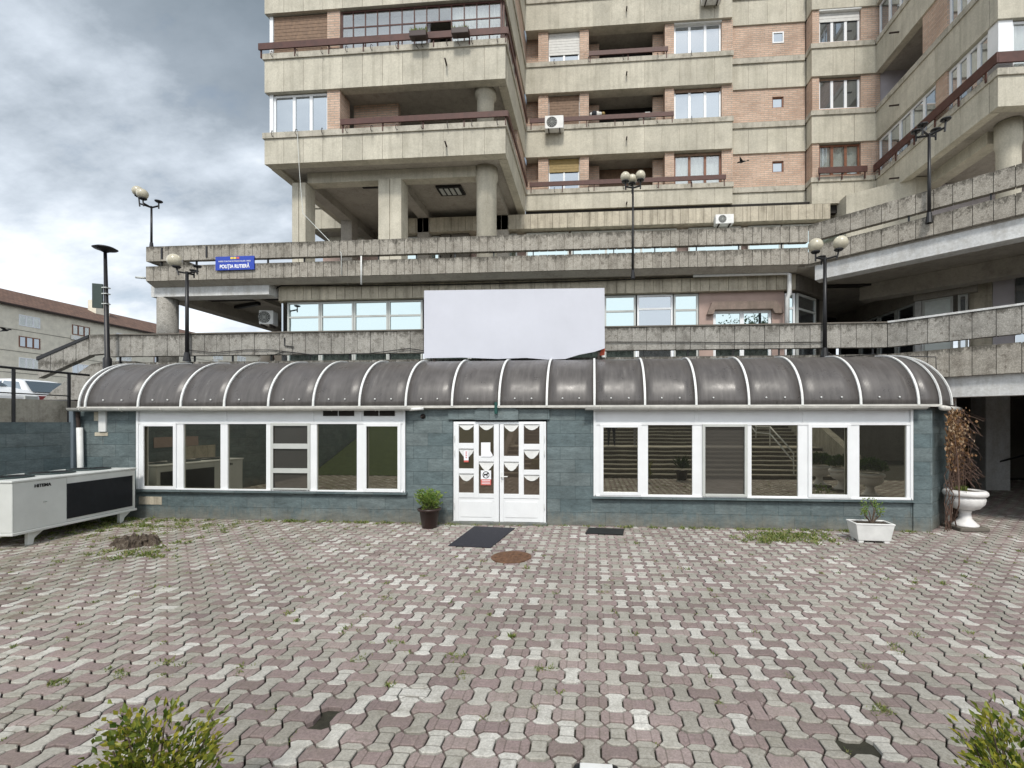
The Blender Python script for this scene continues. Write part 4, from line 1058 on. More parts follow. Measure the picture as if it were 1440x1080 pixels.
# ================================================================= LEFT SIDE
t = thing('retaining_wall', 'teal slate retaining wall behind the white cooling unit', 'wall', (-11.5, 5, 0), world=True)
MB().box(-11.85, -11.5, -6, YF + .1, -.03, 2.12).build('wall_body', SLATE, t)
MB().box(-11.499, -11.485, 6.2, 7.55, 1.45, 1.72).build('bare_patch', PINKP, t); MB().box(-11.499, -11.487, 5.6, 6.9, .5, 1.44).build('bare_patch', FAS, t)
t = thing('kerb_wall', 'weathered concrete kerb wall along the parking edge above the teal wall', 'wall', (-12.4, 5, 2), world=True)
MB().box(-12.6, -12.2, -6, 10.6, -.03, 2.62).build('wall_body', CAPM, t); MB().box(-12.19, -11.86, -6, 10.4, -.03, 2.08).build('mossy_ledge', SOIL, t)
t = thing('steel_railing', 'black tube railing along the parking edge at left', 'railing', (-11.95, 5, 2.08), world=True)
for px in (19, 97):
    dx, dy, dz = ray(px); tt = -11.95 / dx
    MB().tube([(-11.95, dy * tt, 2.0), (-11.95, dy * tt, 3.24)], .03, 8).build('post', BLACKM, t)
MB().tube([(-11.95, 4.4, 2.0), (-11.95, 4.4, 3.24)], .03, 8).build('post', BLACKM, t)
MB().tube([(-11.95, 2, 3.24), (-11.95, 9.95, 3.24)], .026, 8).build('top_rail', BLACKM, t)
MB().tube([(-11.95, 2, 2.72), (-11.95, 9.5, 2.72)], .014, 6).build('mid_rail', BLACKM, t)

# cooling unit
ac = thing('cooling_unit', 'large white rooftop style cooling unit on short legs by the teal wall', 'cooling unit', (-9.6, 6.83, 0), rz=rad(5.8 + 90))
# local x: along length (away from camera), local -y... after rotation +90: x->+Y, y->-X
Lu, Wu = 2.27, 1.15
g = MB(); g.box(0, Lu, 0, Wu, .27, 1.10); ob = g.build('casing', ACW, ac, bevel=.012)
g = MB(); g.box(-.015, Lu + .015, -.015, Wu + .015, 1.102, 1.14); g.build('lid', ACW, ac, bevel=.01)
g = MB(); g.box(-.012, Lu + .02, -.02, Wu + .01, .22, .268); g.build('base_rail', ACW, ac, bevel=.008)
g = MB(); g.box(.86, Lu - .08, -.012, -.002, .33, .98); cc = g.build('coil_grille', plain('coil_black', (.012, .014, .018), .5, 0, .5, 12), ac)
g = MB()
for i in range(60): xx = .87 + i * (Lu - .96) / 60; g.box(xx, xx + .004, -.016, -.0125, .335, .975)
g.build('coil_fins', plain('fin_dark', (.03, .033, .04), .4, .3), cc)
for (a, b) in ((.0, .006), (.85, .856)): MB().box(a + .01, b + .012, -.004, -.001, .3, 1.08).build('panel_joint', GREYF, ac)
for i in range(3):
    g = MB(); cx_ = .42 + i * .72; g.lathe([(.33, 0), (.33, .03), (.30, .03), (.30, .008)], 28, (cx_, Wu / 2, 1.14)); f_ = g.build('fan_ring', plain('fan_grey%d' % i, (.03, .05, .05), .6), ac, True)
    g = MB(); [g.tube([(cx_ - .3 * math.cos(a_), Wu / 2 - .3 * math.sin(a_), 1.165), (cx_ + .3 * math.cos(a_), Wu / 2 + .3 * math.sin(a_), 1.165)], .006, 4) for a_ in [math.pi * q / 9 for q in range(9)]]; g.build('fan_guard', BLACKM, f_)
for xx in (.28, Lu - .3):
    for yy in (.08, Wu - .1):
        g = MB(); g.slaby([(xx, .22), (xx + .26, .22), (xx + .1, .1), (xx + .08, .0), (xx, 0)], yy - .03, yy + .03); g.build('leg', ACW, ac, bevel=.005)
text_mesh('maker_name', 'HITEMA', .075, BLACKM, ac, frame_at(.46, -.006, .985), bold=.002)
text_mesh('model_tag', 'EBV', .04, GREYF, ac, frame_at(.50, -.006, .70))

# cars on the parking level
def car(x, y, rz, label):
    c = thing('parked_car', label, 'car', (x, y, 2.3), 'cars parked above the retaining wall', rz)
    body = [(-2.15, .3), (-2.18, .62), (-2.1, .86), (-1.75, .93), (1.1, .95), (1.75, .84), (2.1, .68), (2.16, .35), (1.9, .22), (-1.95, .22)]
    g = MB(); g.slaby(body, -.86, .86); g.build('body', CPT, c, bevel=.07)
    cab = [(-1.85, .9), (-1.35, 1.38), (-.9, 1.46), (.1, 1.46), (.5, 1.38), (1.15, .93)]
    g = MB(); vs = [(x_, -.80, z_) if z_ < 1 else (x_, -.62, z_) for x_, z_ in cab] + [(x_, .80, z_) if z_ < 1 else (x_, .62, z_) for x_, z_ in cab]
    n = len(cab); g.add(vs, [tuple(range(n)), tuple(range(n, 2 * n))[::-1]] + [(i, n + i, n + (i + 1) % n, (i + 1) % n) for i in range(n)]); g.build('cabin', CPT, c, bevel=.05)
    for s in (-1, 1):
        def sd(x_, z_): return (x_, s * (.80 - (z_ - .9) * .36 + .012), z_)
        for q in ([(-1.55, .97), (-1.25, 1.33), (-.62, 1.38), (-.62, .97)], [(-.55, .97), (-.55, 1.38), (.12, 1.38), (.45, 1.28), (.85, .97)]):
            MB().add([sd(*p_) for p_ in q], [(0, 1, 2, 3) if len(q) == 4 else (0, 1, 2, 3, 4)]).build('side_window', CGL, c)
        for xx in (-1.35, 1.35):
            g = MB(); g.tube([(xx, s * .88, .32), (xx, s * .66, .32)], .32, 20); w_ = g.build('wheel', BLACKM, c)
            MB().tube([(xx, s * .885, .32), (xx, s * .87, .32)], .19, 14).build('rim', GREYF, w_)
        MB().box(-2.19, -2.1, s * .6 - .15, s * .6 + .15, .62, .8).build('tail_light', TAIL, c)
        MB().box(2.05, 2.15, s * .6 - .16, s * .6 + .16, .5, .64).build('headlight', GREYF, c)
    g = MB(); g.add([(1.13, -.72, .96), (1.13, .72, .96), (.52, .58, 1.37), (.52, -.58, 1.37)], [(0, 1, 2, 3)]); o_ = g.build('windscreen', CGL, c); o_.location = (.03, 0, .015)
    g = MB(); g.add([(-1.84, -.72, .95), (-1.84, .72, .95), (-1.37, .58, 1.36), (-1.37, -.58, 1.36)], [(0, 1, 2, 3)]); o_ = g.build('rear_window', CGL, c); o_.location = (-.03, 0, .015)
car(-22.4, 15.9, rad(180), 'white hatchback seen from the side beyond the black railing')
car(-19.6, 12.3, 0, 'nearest white car behind the railing with its bonnet pointing right')
car(-25.5, 20.5, rad(175), 'white car farthest back behind the other white cars')

# far apartment block
blk = thing('apartment_block', 'four storey beige apartment block with a brown tiled roof in the left distance', 'building', (-80, 80, 2), world=True)
XB = -74.5; yb0, yb1 = 38, 112; ze = 17.4
MB().box(XB - 12, XB, yb0, yb1, 2, ze).build('wall', FARW, blk)
rf = MB().add([(XB + .6, yb0 - .6, ze), (XB + .6, yb1 + .6, ze), (XB - 6, yb1 + .6, ze + 3.1), (XB - 6, yb0 - .6, ze + 3.1), (XB - 12.6, yb0 - .6, ze), (XB - 12.6, yb1 + .6, ze)],
    [(0, 1, 2, 3), (3, 2, 5, 4), (0, 3, 4), (1, 5, 2), (0, 4, 5, 1)]).build('roof', ROOFT, blk)
MB().box(XB - 5, XB - 3.6, 66, 68, ze + 2, ze + 4.2).build('chimney', FARW, rf)
MB().box(XB - 5, XB - 3.8, 47, 48.2, ze + 2, ze + 4.8).build('chimney', FARW, rf)
MB().box(XB + .35, XB + .7, yb0 - .6, yb1 + .6, ze - .25, ze - .02).build('eave_gutter', IRON, blk)
for fl in range(4):
    zz = ze - 2.45 - 2.8 * fl
    MB().box(XB + .001, XB + .03, yb0, yb1, zz - .75, zz - .69).build('floor_joint', DARKC, blk)
    for j in range(12):
        yy = 41.5 + j * 6.1
        f_ = window(blk, XB + .05, yy, zz - .1, rad(90), 2.3, 1.45, 3, WHITE if (fl + j) % 3 else BROWNF, GLT if (fl * j) % 4 else GLCL, fw=.12, curt=(fl * j) % 4 == 0)
        if (fl * 5 + j * 3) % 4 == 1:
            MB().box(XB + .05, XB + .45, yy - .2, yy + .7, zz - .85, zz - .25).build('air_conditioner', WHITE2, blk)

# ================================================================= LAMPS
def globe_lamp(loc, hgt, arms, label, r_pole=.045, gr=.16, tilt=0, rz=0):
    # arms: list of (dx, dy, globe?, tilt, dz)
    t = thing('globe_lamp', label, 'lamp', loc, 'globe lamps on the terrace parapets', rz)
    MB().tube([(0, 0, 0), (0, 0, hgt)], [r_pole, r_pole * .8], 10).build('pole', BLACKM, t, True)
    MB().tube([(0, 0, 0), (0, 0, .22)], [r_pole * 2, r_pole * 1.2], 10).build('base', BLACKM, t)
    for dx, dy, has, tl, dz in arms:
        g = MB(); g.tube([(0, 0, hgt - .04), (dx, dy, hgt + dz * .3)], .022, 6); g.tube([(dx, dy, hgt - .08 + dz * .3), (dx + tl * .1, dy, hgt + .1 + dz)], .018, 6)
        g.lathe([(.07, 0), (.095, .02), (.095, .04), (.06, .05)], 12, (dx + tl * .1, dy, hgt + .1 + dz)); a_ = g.build('arm', BLACKM, t)
        if has: MB().ball((dx + tl * (.1 + gr * .5), dy, hgt + .13 + gr * .93 + dz), gr, 20).build('globe', GLB, a_, True)
    return t
def lamp_at(px, py_base, py_top, Y):
    a = at(px, py_base, Y); b = at(px, py_top, Y); return a, b[2] - a[2]
a, h = lamp_at(1160, 503, 362, YL - .1)
globe_lamp(a, h, [(-.2, 0, True, 0, 0), (.22, -.05, True, .5, .02), (.02, .2, False, .0, -.05)], 'black lamp with two cream globes in front of the right shop corner', gr=.155)
a, h = lamp_at(263, 508, 382, YL - .1)
globe_lamp(a, h, [(-.22, 0, True, -.6, 0), (.27, 0, False, 0, 0), (0, .2, False, 0, -.04)], 'black lamp at the left terrace with one tilted cream globe left', gr=.165)
a, h = lamp_at(890, 392, 262, YU - .1)
globe_lamp(a, h, [(-.19, 0, True, 0, .0), (.19, 0, True, 0, .02), (0, .24, True, 0, .06)], 'slim lamp with three dirty globes at the centre of the upper terrace', r_pole=.03, gr=.125)
a, h = lamp_at(213, 352, 290, YU + .1)
globe_lamp(a, h, [(-.25, -.1, True, -.3, .12), (-.05, -.18, True, -.2, .0), (.22, 0, False, 0, 0)], 'slim lamp with two globes on the far left upper terrace corner', r_pole=.03, gr=.14)
q = along(BU, DU, 2.35); a = (q[0] - .05, q[1] - .08, 6.3); 
zt_ = H + (595 - 188) / F * (a[1] / ray(1305)[1])
globe_lamp(a, zt_ - 6.3, [(-.2, -.1, False, 0, 0), (.2, .1, False, 0, .0), (.2, -.15, False, .2, .06), (-.18, .12, False, 0, .0)], 'black lamp without globes on the sloping right terrace rail', r_pole=.035)

t = thing('street_lamp', 'tall dark tapered street lamp with a flat disc head at left', 'street lamp', at(151, 530, 10.42))
zb_ = t.location.z; ht = Z(147, 352, 10.42) - zb_
MB().tube([(0, 0, -1.1), (0, 0, .45), (0, 0, .5), (-.06, 0, ht)], [.09, .085, .055, .034], 14).build('pole', BLACKM, t, True)
g = MB(); g.lathe([(.05, 0), (.10, .03), (.22, .07), (.245, .09), (.17, .13), (.04, .15)], 28, (-.06, 0, ht - .05)); g.build('disc_head', BLACKM, t, True)
g = MB(frame_at(-.05, 0, 0, rad(25))); g.box(-.25, -.05, -.02, .02, ht - 1.45, ht - .85); sb = g.build('notice_board', plain('dark_green_board', (.03, .05, .045), .6), t)
g = MB(); [g.box(-.1, .03, -.055, .055, z_, z_ + .025) for z_ in (ht - .95, ht - 1.1, ht - 1.35)]; g.build('strap', GREYF, sb)

# ================================================================= BILLBOARD AND SIGN
YBD = 10.40
bb = thing('billboard', 'large blank pale billboard mounted above the vault roof', 'billboard', (X(720, YBD), YBD, 3.5), world=True)
pp = [(597, 409), (850, 405.5), (850.5, 490), (836, 495), (815, 499), (795, 505), (770, 506), (740, 503.5), (700, 505), (650, 503), (597, 504)]
g = MB(); g.slaby([at(a, b, YBD)[::2] for a, b in pp][::-1], YBD - .03, YBD); g.build('board', SIGNW, bb)
for px in (610, 680, 760, 842): 
    x = X(px, YBD); MB().box(x - .025, x + .025, YBD + .002, YBD + .05, 3.4, Z(px, 410, YBD)).build('frame_post', IRON, bb)
for py in (420, 480): MB().box(X(600, YBD), X(848, YBD), YBD + .052, YBD + .09, Z(720, py, YBD), Z(720, py - 3, YBD)).build('frame_bar', IRON, bb)
g = MB(); g.slaby([at(a, b, YBD + .06)[::2] for a, b in ((842, 500), (850, 499), (851, 489), (846, 490))], YBD + .1, YBD + .12); g.build('red_remnant', plain('red_remnant', (.55, .08, .03), .5), bb)

sg = thing('police_sign', 'blue traffic police sign hung on the left upper parapet', 'sign', (X(332, YU), YU - .05, 6.2), world=True)
sx0, sx1 = X(305.5, YU), X(359.5, YU); sz0, sz1 = Z(332, 380.5, YU), Z(332, 361.5, YU)
MB().box(sx0, sx1, YU - .06, YU - .03, sz0, sz1).build('board', BLUE, sg)
sw = sx1 - sx0; sh = sz1 - sz0; scx = (sx0 + sx1) / 2
text_mesh('sign_title', 'POLIȚIA RUTIERĂ', sh * .36, LETW, sg, frame_at(scx, YU - .064, sz0 + sh * .14), bold=.004, xs=.82)
text_mesh('sign_line', 'INSPECTORATUL DE POLIȚIE AL JUD. ARAD', sh * .135, LETW, sg, frame_at(scx, YU - .064, sz0 + sh * .59), xs=.95)
for i, mt in enumerate((YEL, YEL, RED)): MB().box(scx - .12 + i * .09, scx - .045 + i * .09, YU - .066, YU - .061, sz1 - .075, sz1 - .02).build('emblem', mt, sg)

# ================================================================= AIR CONDITIONERS (own things)
def aircon(x, y, z, label, rz=0, w=.8, h=.55):
    t = thing('air_conditioner', label, 'air conditioner', (x, y, z), 'wall mounted air conditioners', rz)
    MB().box(-w / 2, w / 2, -.32, 0, 0, h).build('casing', WHITE2, t, bevel=.02)
    cx_ = -w * .12; zc = h / 2; r = h * .41
    g = MB(); n = 24
    g.add([(cx_ + r * math.cos(2 * math.pi * i / n), -.326, zc + r * math.sin(2 * math.pi * i / n)) for i in range(n)], [tuple(range(n))]); gr_ = g.build('fan_grille', BLACKM, t)
    g = MB()
    for q in (.35, .6, .85):
        pts = [(cx_ + r * q * math.cos(2 * math.pi * i / n), -.332, zc + r * q * math.sin(2 * math.pi * i / n)) for i in range(n + 1)]; g.tube(pts, .006, 4)
    for i in range(6): a_ = math.pi * i / 6; g.tube([(cx_ - r * math.cos(a_), -.332, zc - r * math.sin(a_)), (cx_ + r * math.cos(a_), -.332, zc + r * math.sin(a_))], .005, 4)
    g.build('guard', GREYF, gr_)
    g = MB(); [g.box(s * w * .3 - .02, s * w * .3 + .02, -.34, .0, -.05, -.002) for s in (-1, 1)]; g.build('bracket', IRON, t)
a = at(780, 187, YM - .1); aircon(a[0], a[1], a[2], 'white air conditioner hung on the balcony rail beside a brown shutter')
a = at(1016, 319, 19.15); aircon(a[0], a[1], a[2], 'white air conditioner on the pale ground fascia above the upper terrace rail', w=.72, h=.38)
a = at(384, 459, 13.2); aircon(a[0] - .06, a[1], a[2], 'white air conditioner at the left end of the shop front', rz=rad(12), w=.40, h=.42)
a = at(999, 6, YM - .1); aircon(a[0], a[1], a[2] - .05, 'air conditioner at the top edge below the highest balcony')

# flower boxes on the upper rail
for px, lab in ((589, 'dark flower box with green shoots left of the open veranda light'), (648, 'dark flower box with low green plants right of the open veranda light')):
    a = at(px, 55 if px < 600 else 51, Y1 - .25)
    t = thing('flower_box', lab, 'flower box', (a[0], a[1], a[2]), 'flower boxes on the veranda rail')
    MB().box(-.29, .29, -.14, .1, 0, .2).build('box', POTB, t, bevel=.02)
    g = MB()
    for i in range(160): g.leaf((R.uniform(-.27, .27), R.uniform(-.12, .08), .18), (R.uniform(-.5, .5), R.uniform(-.5, .5), 1), .012, R.uniform(.07, .2 if px < 600 else .13))
    g.build('foliage', GRASS, t)
    MB().tube([(-.1, 0, 0), (-.1, .02, -.2), (-.05, .1, -.24)], .012, 5).build('bracket', IRON, t)
# clutter in the loggia of the second storey
t = thing('laundry_pile', 'bundle of light laundry and bags on the loggia ledge', 'laundry', at(835, 165, YM + .35), world=False)
for i in range(5):
    g = MB(); g.ball((i * .13 - .1, R.uniform(-.05, .05), .12), R.uniform(.08, .16), 10); g.build('bundle', (WHITE2, JEAN, CURT, GREYF, SHUTY)[i], t, True)
t = thing('crate_pile', 'pale boxes stacked on the loggia ledge at its right end', 'boxes', at(910, 168, YM + .35))
for i in range(3): MB().box(-.35 + i * .25, -.13 + i * .25, -.1, .15, 0, .18 + .09 * (i % 2)).build('box', (WHITE2, GREYF, CURT)[i], t, bevel=.01)

# ================================================================= YARD OBJECTS
def gxy(px, py): a = gnd(px, py); return a[0], a[1]
# door mat, grate, manhole
pts = [gxy(630, 768.5), gxy(690, 771), gxy(724.5, 743.5), gxy(667, 741)]
g = MB(); g.prism(pts, .006, .016); tag(g.build('door_mat', RUBBER), 'dark rubber mat lying askew in front of the white door', 'mat')
pts = [gxy(823, 751), gxy(876, 753), gxy(878, 745), gxy(828, 743)]
t = thing('boot_scraper', 'small black grate on the paving right of the door', 'grate', (*gxy(850, 748), 0), world=True)
g = MB(); g.prism(pts, .0, .02); g.build('tray', BLACKM, t)
cx_, cy_ = gxy(719, 783.5)
t = thing('manhole_cover', 'round rusty manhole cover in the paving in front of the door', 'manhole cover', (cx_, cy_, 0))
MB().lathe([(.315, -.02), (.315, .010), (.30, .012), (.30, .010)], 40).build('rim', RUST, t)
g = MB(); g.lathe([(.298, -.02), (.298, .013)], 40)
for i in range(9):
    for j in range(9):
        x_, y_ = (i - 4) * .062, (j - 4) * .062
        if x_ * x_ + y_ * y_ < .068: g.box(x_ - .02, x_ + .02, y_ - .01, y_ + .01, .0135, .017)
g.build('cover', RUST, t)
# stump
cx_, cy_ = gxy(192, 766)
t = thing('tree_stump', 'hollow grey tree stump in the paving beside the cooling unit', 'stump', (cx_, cy_, 0)); t.scale = (.88, .88, .62)
g = MB(); n = 72; prof_ = [(.40, -.02), (.365, .03), (.345, .10), (.335, .17), (.32, .195), (.27, .20), (.23, .19), (.21, .06), (.16, .03), (.05, .02)]
per = [(R.uniform(-.06, .06), R.uniform(-.3, .25)) for _ in range(n)]
vs = []
for i, (r, z) in enumerate(prof_):
    for k in range(n):
        a_ = 2 * math.pi * k / n; root = .12 * math.sin(4 * a_ + 1) + .08 * math.sin(9 * a_ + 2)
        w_ = 1 + root * (1.4 if i < 3 else .5) + per[k][0] * (1 if i < 5 else .6) + R.uniform(-.02, .02)
        hz_ = 1 + .18 * math.sin(3 * a_ + .5) + .12 * math.sin(11 * a_) + per[k][1] * .8 * (1 if 2 < i < 7 else .3)
        vs.append((r * w_ * math.cos(a_), r * w_ * .8 * math.sin(a_), z * hz_))
g.add(vs, [(i * n + k, i * n + (k + 1) % n, (i + 1) * n + (k + 1) % n, (i + 1) * n + k) for i in range(len(prof_) - 1) for k in range(n)] + [tuple((len(prof_) - 1) * n + k for k in range(n))])
m_, nt, p, o_ = newmat('stump_bark'); P = pos(nt)
L(nt, ramp(nt, noise(nt, scaled(nt, P, (1, 1, .35)), 26, 8, .8), [(.35, (.028, .02, .015)), (.52, (.10, .075, .055)), (.70, (.30, .26, .21))]), p.inputs['Base Color'])
p.inputs['Roughness'].default_value = .95; bump(nt, p, noise(nt, scaled(nt, P, (1, 1, .3)), 40, 6, .8), 1, .03)
g.build('stump_wood', m_, t)

def bush(name, label, cat, loc, rx_, ry_, rz_, nleaf, lw, ll, mat, zc, nbr=14, upright=False, group=None, stemr=.008, parent=None):
    t = parent or thing(name, label, cat, loc, group)
    g = MB(); tips = []
    for i in range(nbr):
        a_ = R.uniform(0, 2 * math.pi); q = math.sqrt(R.random()); z_ = R.uniform(.3, 1)
        tip = (rx_ * q * math.cos(a_), ry_ * q * math.sin(a_), zc + rz_ * (2 * z_ - 1) * math.sqrt(max(.05, 1 - q * q * .75)))
        mid = (tip[0] * .45, tip[1] * .45, tip[2] * .55)
        g.tube([(tip[0] * .1, tip[1] * .1, -.02), mid, tip], [stemr, stemr * .7, stemr * .35], 5); tips.append((mid, tip))
    g.build('branches', BARK, t)
    g = MB()
    for i in range(nleaf):
        m_, tp = R.choice(tips); s = R.random() ** .6
        c_ = [m_[k] + (tp[k] - m_[k]) * s * 1.08 + R.gauss(0, .028 + .1 * rx_ * .35) for k in range(3)]
        if c_[2] < .02: continue
        g.leaf(c_, (c_[0] + R.uniform(-.6, .6) * rx_, c_[1] + R.uniform(-.6, .6) * ry_, R.uniform(.0, .8) * rz_ + .02), lw * R.uniform(.6, 1.2), ll * R.uniform(.6, 1.3))
    g.build('leaves', mat, t)
    return t
# potted shrub by the door
cx_, cy_ = gxy(604, 742)
t = thing('potted_shrub', 'small leafy shrub in a round dark brown pot left of the door', 'potted plant', (cx_, cy_, 0))
pr_ = [(.155, 0), (.165, .02), (.215, .36), (.255, .37), (.26, .41), (.225, .42), (.215, .38)]
MB().lathe([(r_ * .9, z_ * .95) for r_, z_ in pr_], 32, flute=0).build('pot', POTB, t, True)
MB().lathe([(.19, .33), (.18, .365)], 20).build('soil', SOIL, t)
sub = bush('x', '', '', (0, 0, 0), .23, .20, .20, 900, .018, .07, LEAFG, .60, 22, parent=t)
# white planter with a gnarled little shrub
cx_, cy_ = gxy(1232, 765)
t = thing('box_planter', 'white square planter holding a twisted little shrub', 'planter', (cx_, cy_ + .17, 0), rz=rad(-4)); t.scale = (.86, .85, .95)
g = MB()
def fru(g, a0, b0, a1, b1, z0, z1):
    g.add([(-a0, -b0, z0), (a0, -b0, z0), (a0, b0, z0), (-a0, b0, z0), (-a1, -b1, z1), (a1, -b1, z1), (a1, b1, z1), (-a1, b1, z1)], [(3, 2, 1, 0), (0, 1, 5, 4), (1, 2, 6, 5), (2, 3, 7, 6), (3, 0, 4, 7)])
fru(g, .30, .17, .36, .21, .045, .34); g.box(-.37, .37, -.22, -.185, .34, .37); g.box(-.37, .37, .185, .22, .34, .37); g.box(-.37, -.33, -.185, .185, .34, .37); g.box(.33, .37, -.185, .185, .34, .37)
for sx in (-1, 1):
    for sy in (-1, 1): g.box(sx * .24 - .05, sx * .24 + .05, sy * .12 - .04, sy * .12 + .04, 0, .05)
g.build('planter_box', WHITE2, t, bevel=.012)
MB().box(-.325, .325, -.18, .18, .30, .345).build('soil', SOIL, t)
g = MB(); tips = []
for a_, ln in ((2.6, .28), (.5, .27), (1.5, .35), (3.4, .2), (-.3, .22), (1.0, .33), (2.0, .28)):
    p0 = Vector((.03, 0, .33)); p1 = p0 + Vector((math.cos(a_) * ln * .6, R.uniform(-.1, .1), abs(math.sin(a_)) * ln * .5 + .1)); p2 = p1 + Vector((math.cos(a_ + .9) * ln * .3, R.uniform(-.1, .1), ln * .5))
    g.tube([p0, p1, p2], [.014, .009, .005], 6); tips += [(p1, p2)]
g.build('branches', BARK, t)
g = MB()
for i in range(260):
    p1, p2 = R.choice(tips); c_ = p1.lerp(p2, R.uniform(.3, 1.15)) + Vector([R.gauss(0, .035) for _ in range(3)]); g.leaf(c_, (R.uniform(-1, 1), R.uniform(-1, 1), R.uniform(0, 1)), .013, .045)
g.build('leaves', LEAFG, t)
# stone urns
def urn(loc, label, s=1.0, plant='sprig', grp='white stone urns', wd=1.0):
    t = thing('stone_urn', label, 'urn', loc, grp); t.scale = (wd, wd, 1)
    MB().box(-.30 * s, .30 * s, -.28 * s, .28 * s, 0, .07 * s).build('base_block', DARKC, t, bevel=.02)
    foot = [(.24, .07), (.24, .09), (.20, .12), (.12, .2), (.10, .30), (.12, .35), (.17, .365)]
    MB().lathe([(r * s, z * s) for r, z in foot], 32, flute=.02).build('foot', STONEW, t, True)
    bowl = [(.14, .365), (.25, .40), (.325, .48), (.345, .56), (.33, .62)]
    MB().lathe([(r * s, z * s) for r, z in bowl], 48, flute=.02).build('bowl', STONEW, t, True)
    rim = [(.33, .62), (.37, .625), (.395, .66), (.385, .70), (.35, .725), (.29, .73), (.28, .70)]
    MB().lathe([(r * s, z * s) for r, z in rim], 48).build('rim', STONEW, t, True)
    MB().lathe([(.28 * s, .66 * s), (.27 * s, .705 * s)], 24).build('soil', SOIL, t)
    g = MB()
    if plant == 'sprig':
        for i in range(130): g.leaf((R.gauss(-.08, .05), R.gauss(0, .05), .72), (R.uniform(-.6, .6), R.uniform(-.6, .6), 1), .01, R.uniform(.08, .17))
        g.build('sprig', GRASS, t)
    else:
        for i in range(700):
            d = Vector([R.gauss(0, 1) for _ in range(3)]).normalized() * R.uniform(.2, .42); g.leaf((d.x, d.y, abs(d.z) * .8 + .8 * s), (d.x, d.y, .3), .03, .1)
        g.build('foliage', LEAFD, t)
    return t
a = gnd(1357, 744); urn((a[0], a[1], 0), 'white fluted stone urn at the passage beside the dry vine', s=1.07, wd=.84)
for i, (x, y, l) in enumerate(((7.5, 2.95, 'stone urn with a dark bush nearest the white stair handrail'), (7.7, 3.95, 'middle one of the three stone urns with dark bushes'), (7.8, 5.2, 'stone urn with a dark bush farthest from the staircase'))):
    urn((x, y, 0), l, .95, 'bush')
# cordyline pot near stairs foot (seen mirrored)
t = thing('potted_palm', 'spiky palm in a dark pot at the foot of the staircase', 'potted plant', (3.3, 1.5, 0))
MB().lathe([(.17, 0), (.22, .35), (.24, .36), (.23, .33)], 20).build('pot', POTB, t, True)
g = MB()
for i in range(70): g.leaf((0, 0, .4), (R.uniform(-1, 1), R.uniform(-1, 1), R.uniform(.3, 1.6)), .014, R.uniform(.35, .6))
g.build('fronds', LEAFD, t)

# dry vine on the chamfered wall
t = thing('dry_vine', 'withered vine with orange leaves climbing beside the underpass', 'vine', (7.3, 9.95, 0), world=True)
Mv = frame_at(xe + .12, YF - .02, 0, cd)
g = MB(Mv); tips = []
for i in range(34):
    x_ = R.uniform(.15, 1.2); p_ = [(x_, -.05 - R.random() * .1, 0)]
    z_ = 0
    while z_ < R.uniform(1.6, 2.4):
        z_ += .18; x_ = min(1.45, max(.05, x_ + R.gauss(0, .05))); p_.append((x_, -.05 - R.random() * (.08 + .12 * z_ / 2), z_))
    g.tube(p_, [.009 * (1 - .6 * k / len(p_)) for k in range(len(p_))], 4); tips.append(p_)
for i in range(90):
    x_ = R.uniform(.1, 1.35); z_ = R.uniform(.9, 2.3); a_ = R.uniform(-.5, 1.2)
    g.tube([(x_, -.1, z_), (x_ + .15 * math.cos(a_), -.3 * R.random() - .1, z_ + .1), (x_ + .2 * math.cos(a_), -.1 - .45 * R.random(), z_ - R.uniform(.1, .4))], .004, 3)
g.tube([(.15, -.22, 1.9), (.25, -.25, 1.4), (.22, -.28, .9), (.10, -.3, .55), (.3, -.2, .25), (.5, -.2, .05)], .012, 5)
g.build('stems', plain('vine_stem', (.13, .08, .06), .9, 0, .4, 20), t)
g = MB(Mv)
for i in range(1050):
    z_ = R.gauss(1.85, .32); x_ = R.gauss(.52, .34)
    if z_ > 2.42 or z_ < .9 or x_ < .02: continue
    g.leaf((x_, -.08 - abs(R.gauss(0, .11)), z_), (R.uniform(-.6, .6), -.5 * R.random(), -1), .022 * R.uniform(.5, 1.3), .06 * R.uniform(.6, 1.4))
g.build('leaves', LEAFO, t)

# shrubs in the foreground
bush('boxwood_shrub', 'yellow green shrub at the lower left corner of the photo', 'shrub', (-2.06, 1.98, 0), .25, .24, .38, 3000, .012, .042, LEAFB, .38, 50, group='shrubs in the foreground')
bush('boxwood_shrub', 'yellow green shrub at the lower right corner of the photo', 'shrub', (1.88, 2.12, 0), .24, .22, .42, 2300, .011, .040, LEAFB, .42, 34, group='shrubs in the foreground')
# floodlight just at the lower edge
t = thing('floodlight', 'dark rimmed ground light with a pale glass top at the bottom edge', 'light', (.02, 2.34, 0))
MB().box(-.125, .125, -.08, .08, .16, .315).build('housing', BLACKM, t, bevel=.035)
MB().box(-.03, .03, -.03, .03, -.03, .161).build('stake', BLACKM, t)
MB().box(-.085, .085, -.05, .05, .30, .322).build('lens', WHITE2, t, bevel=.005)

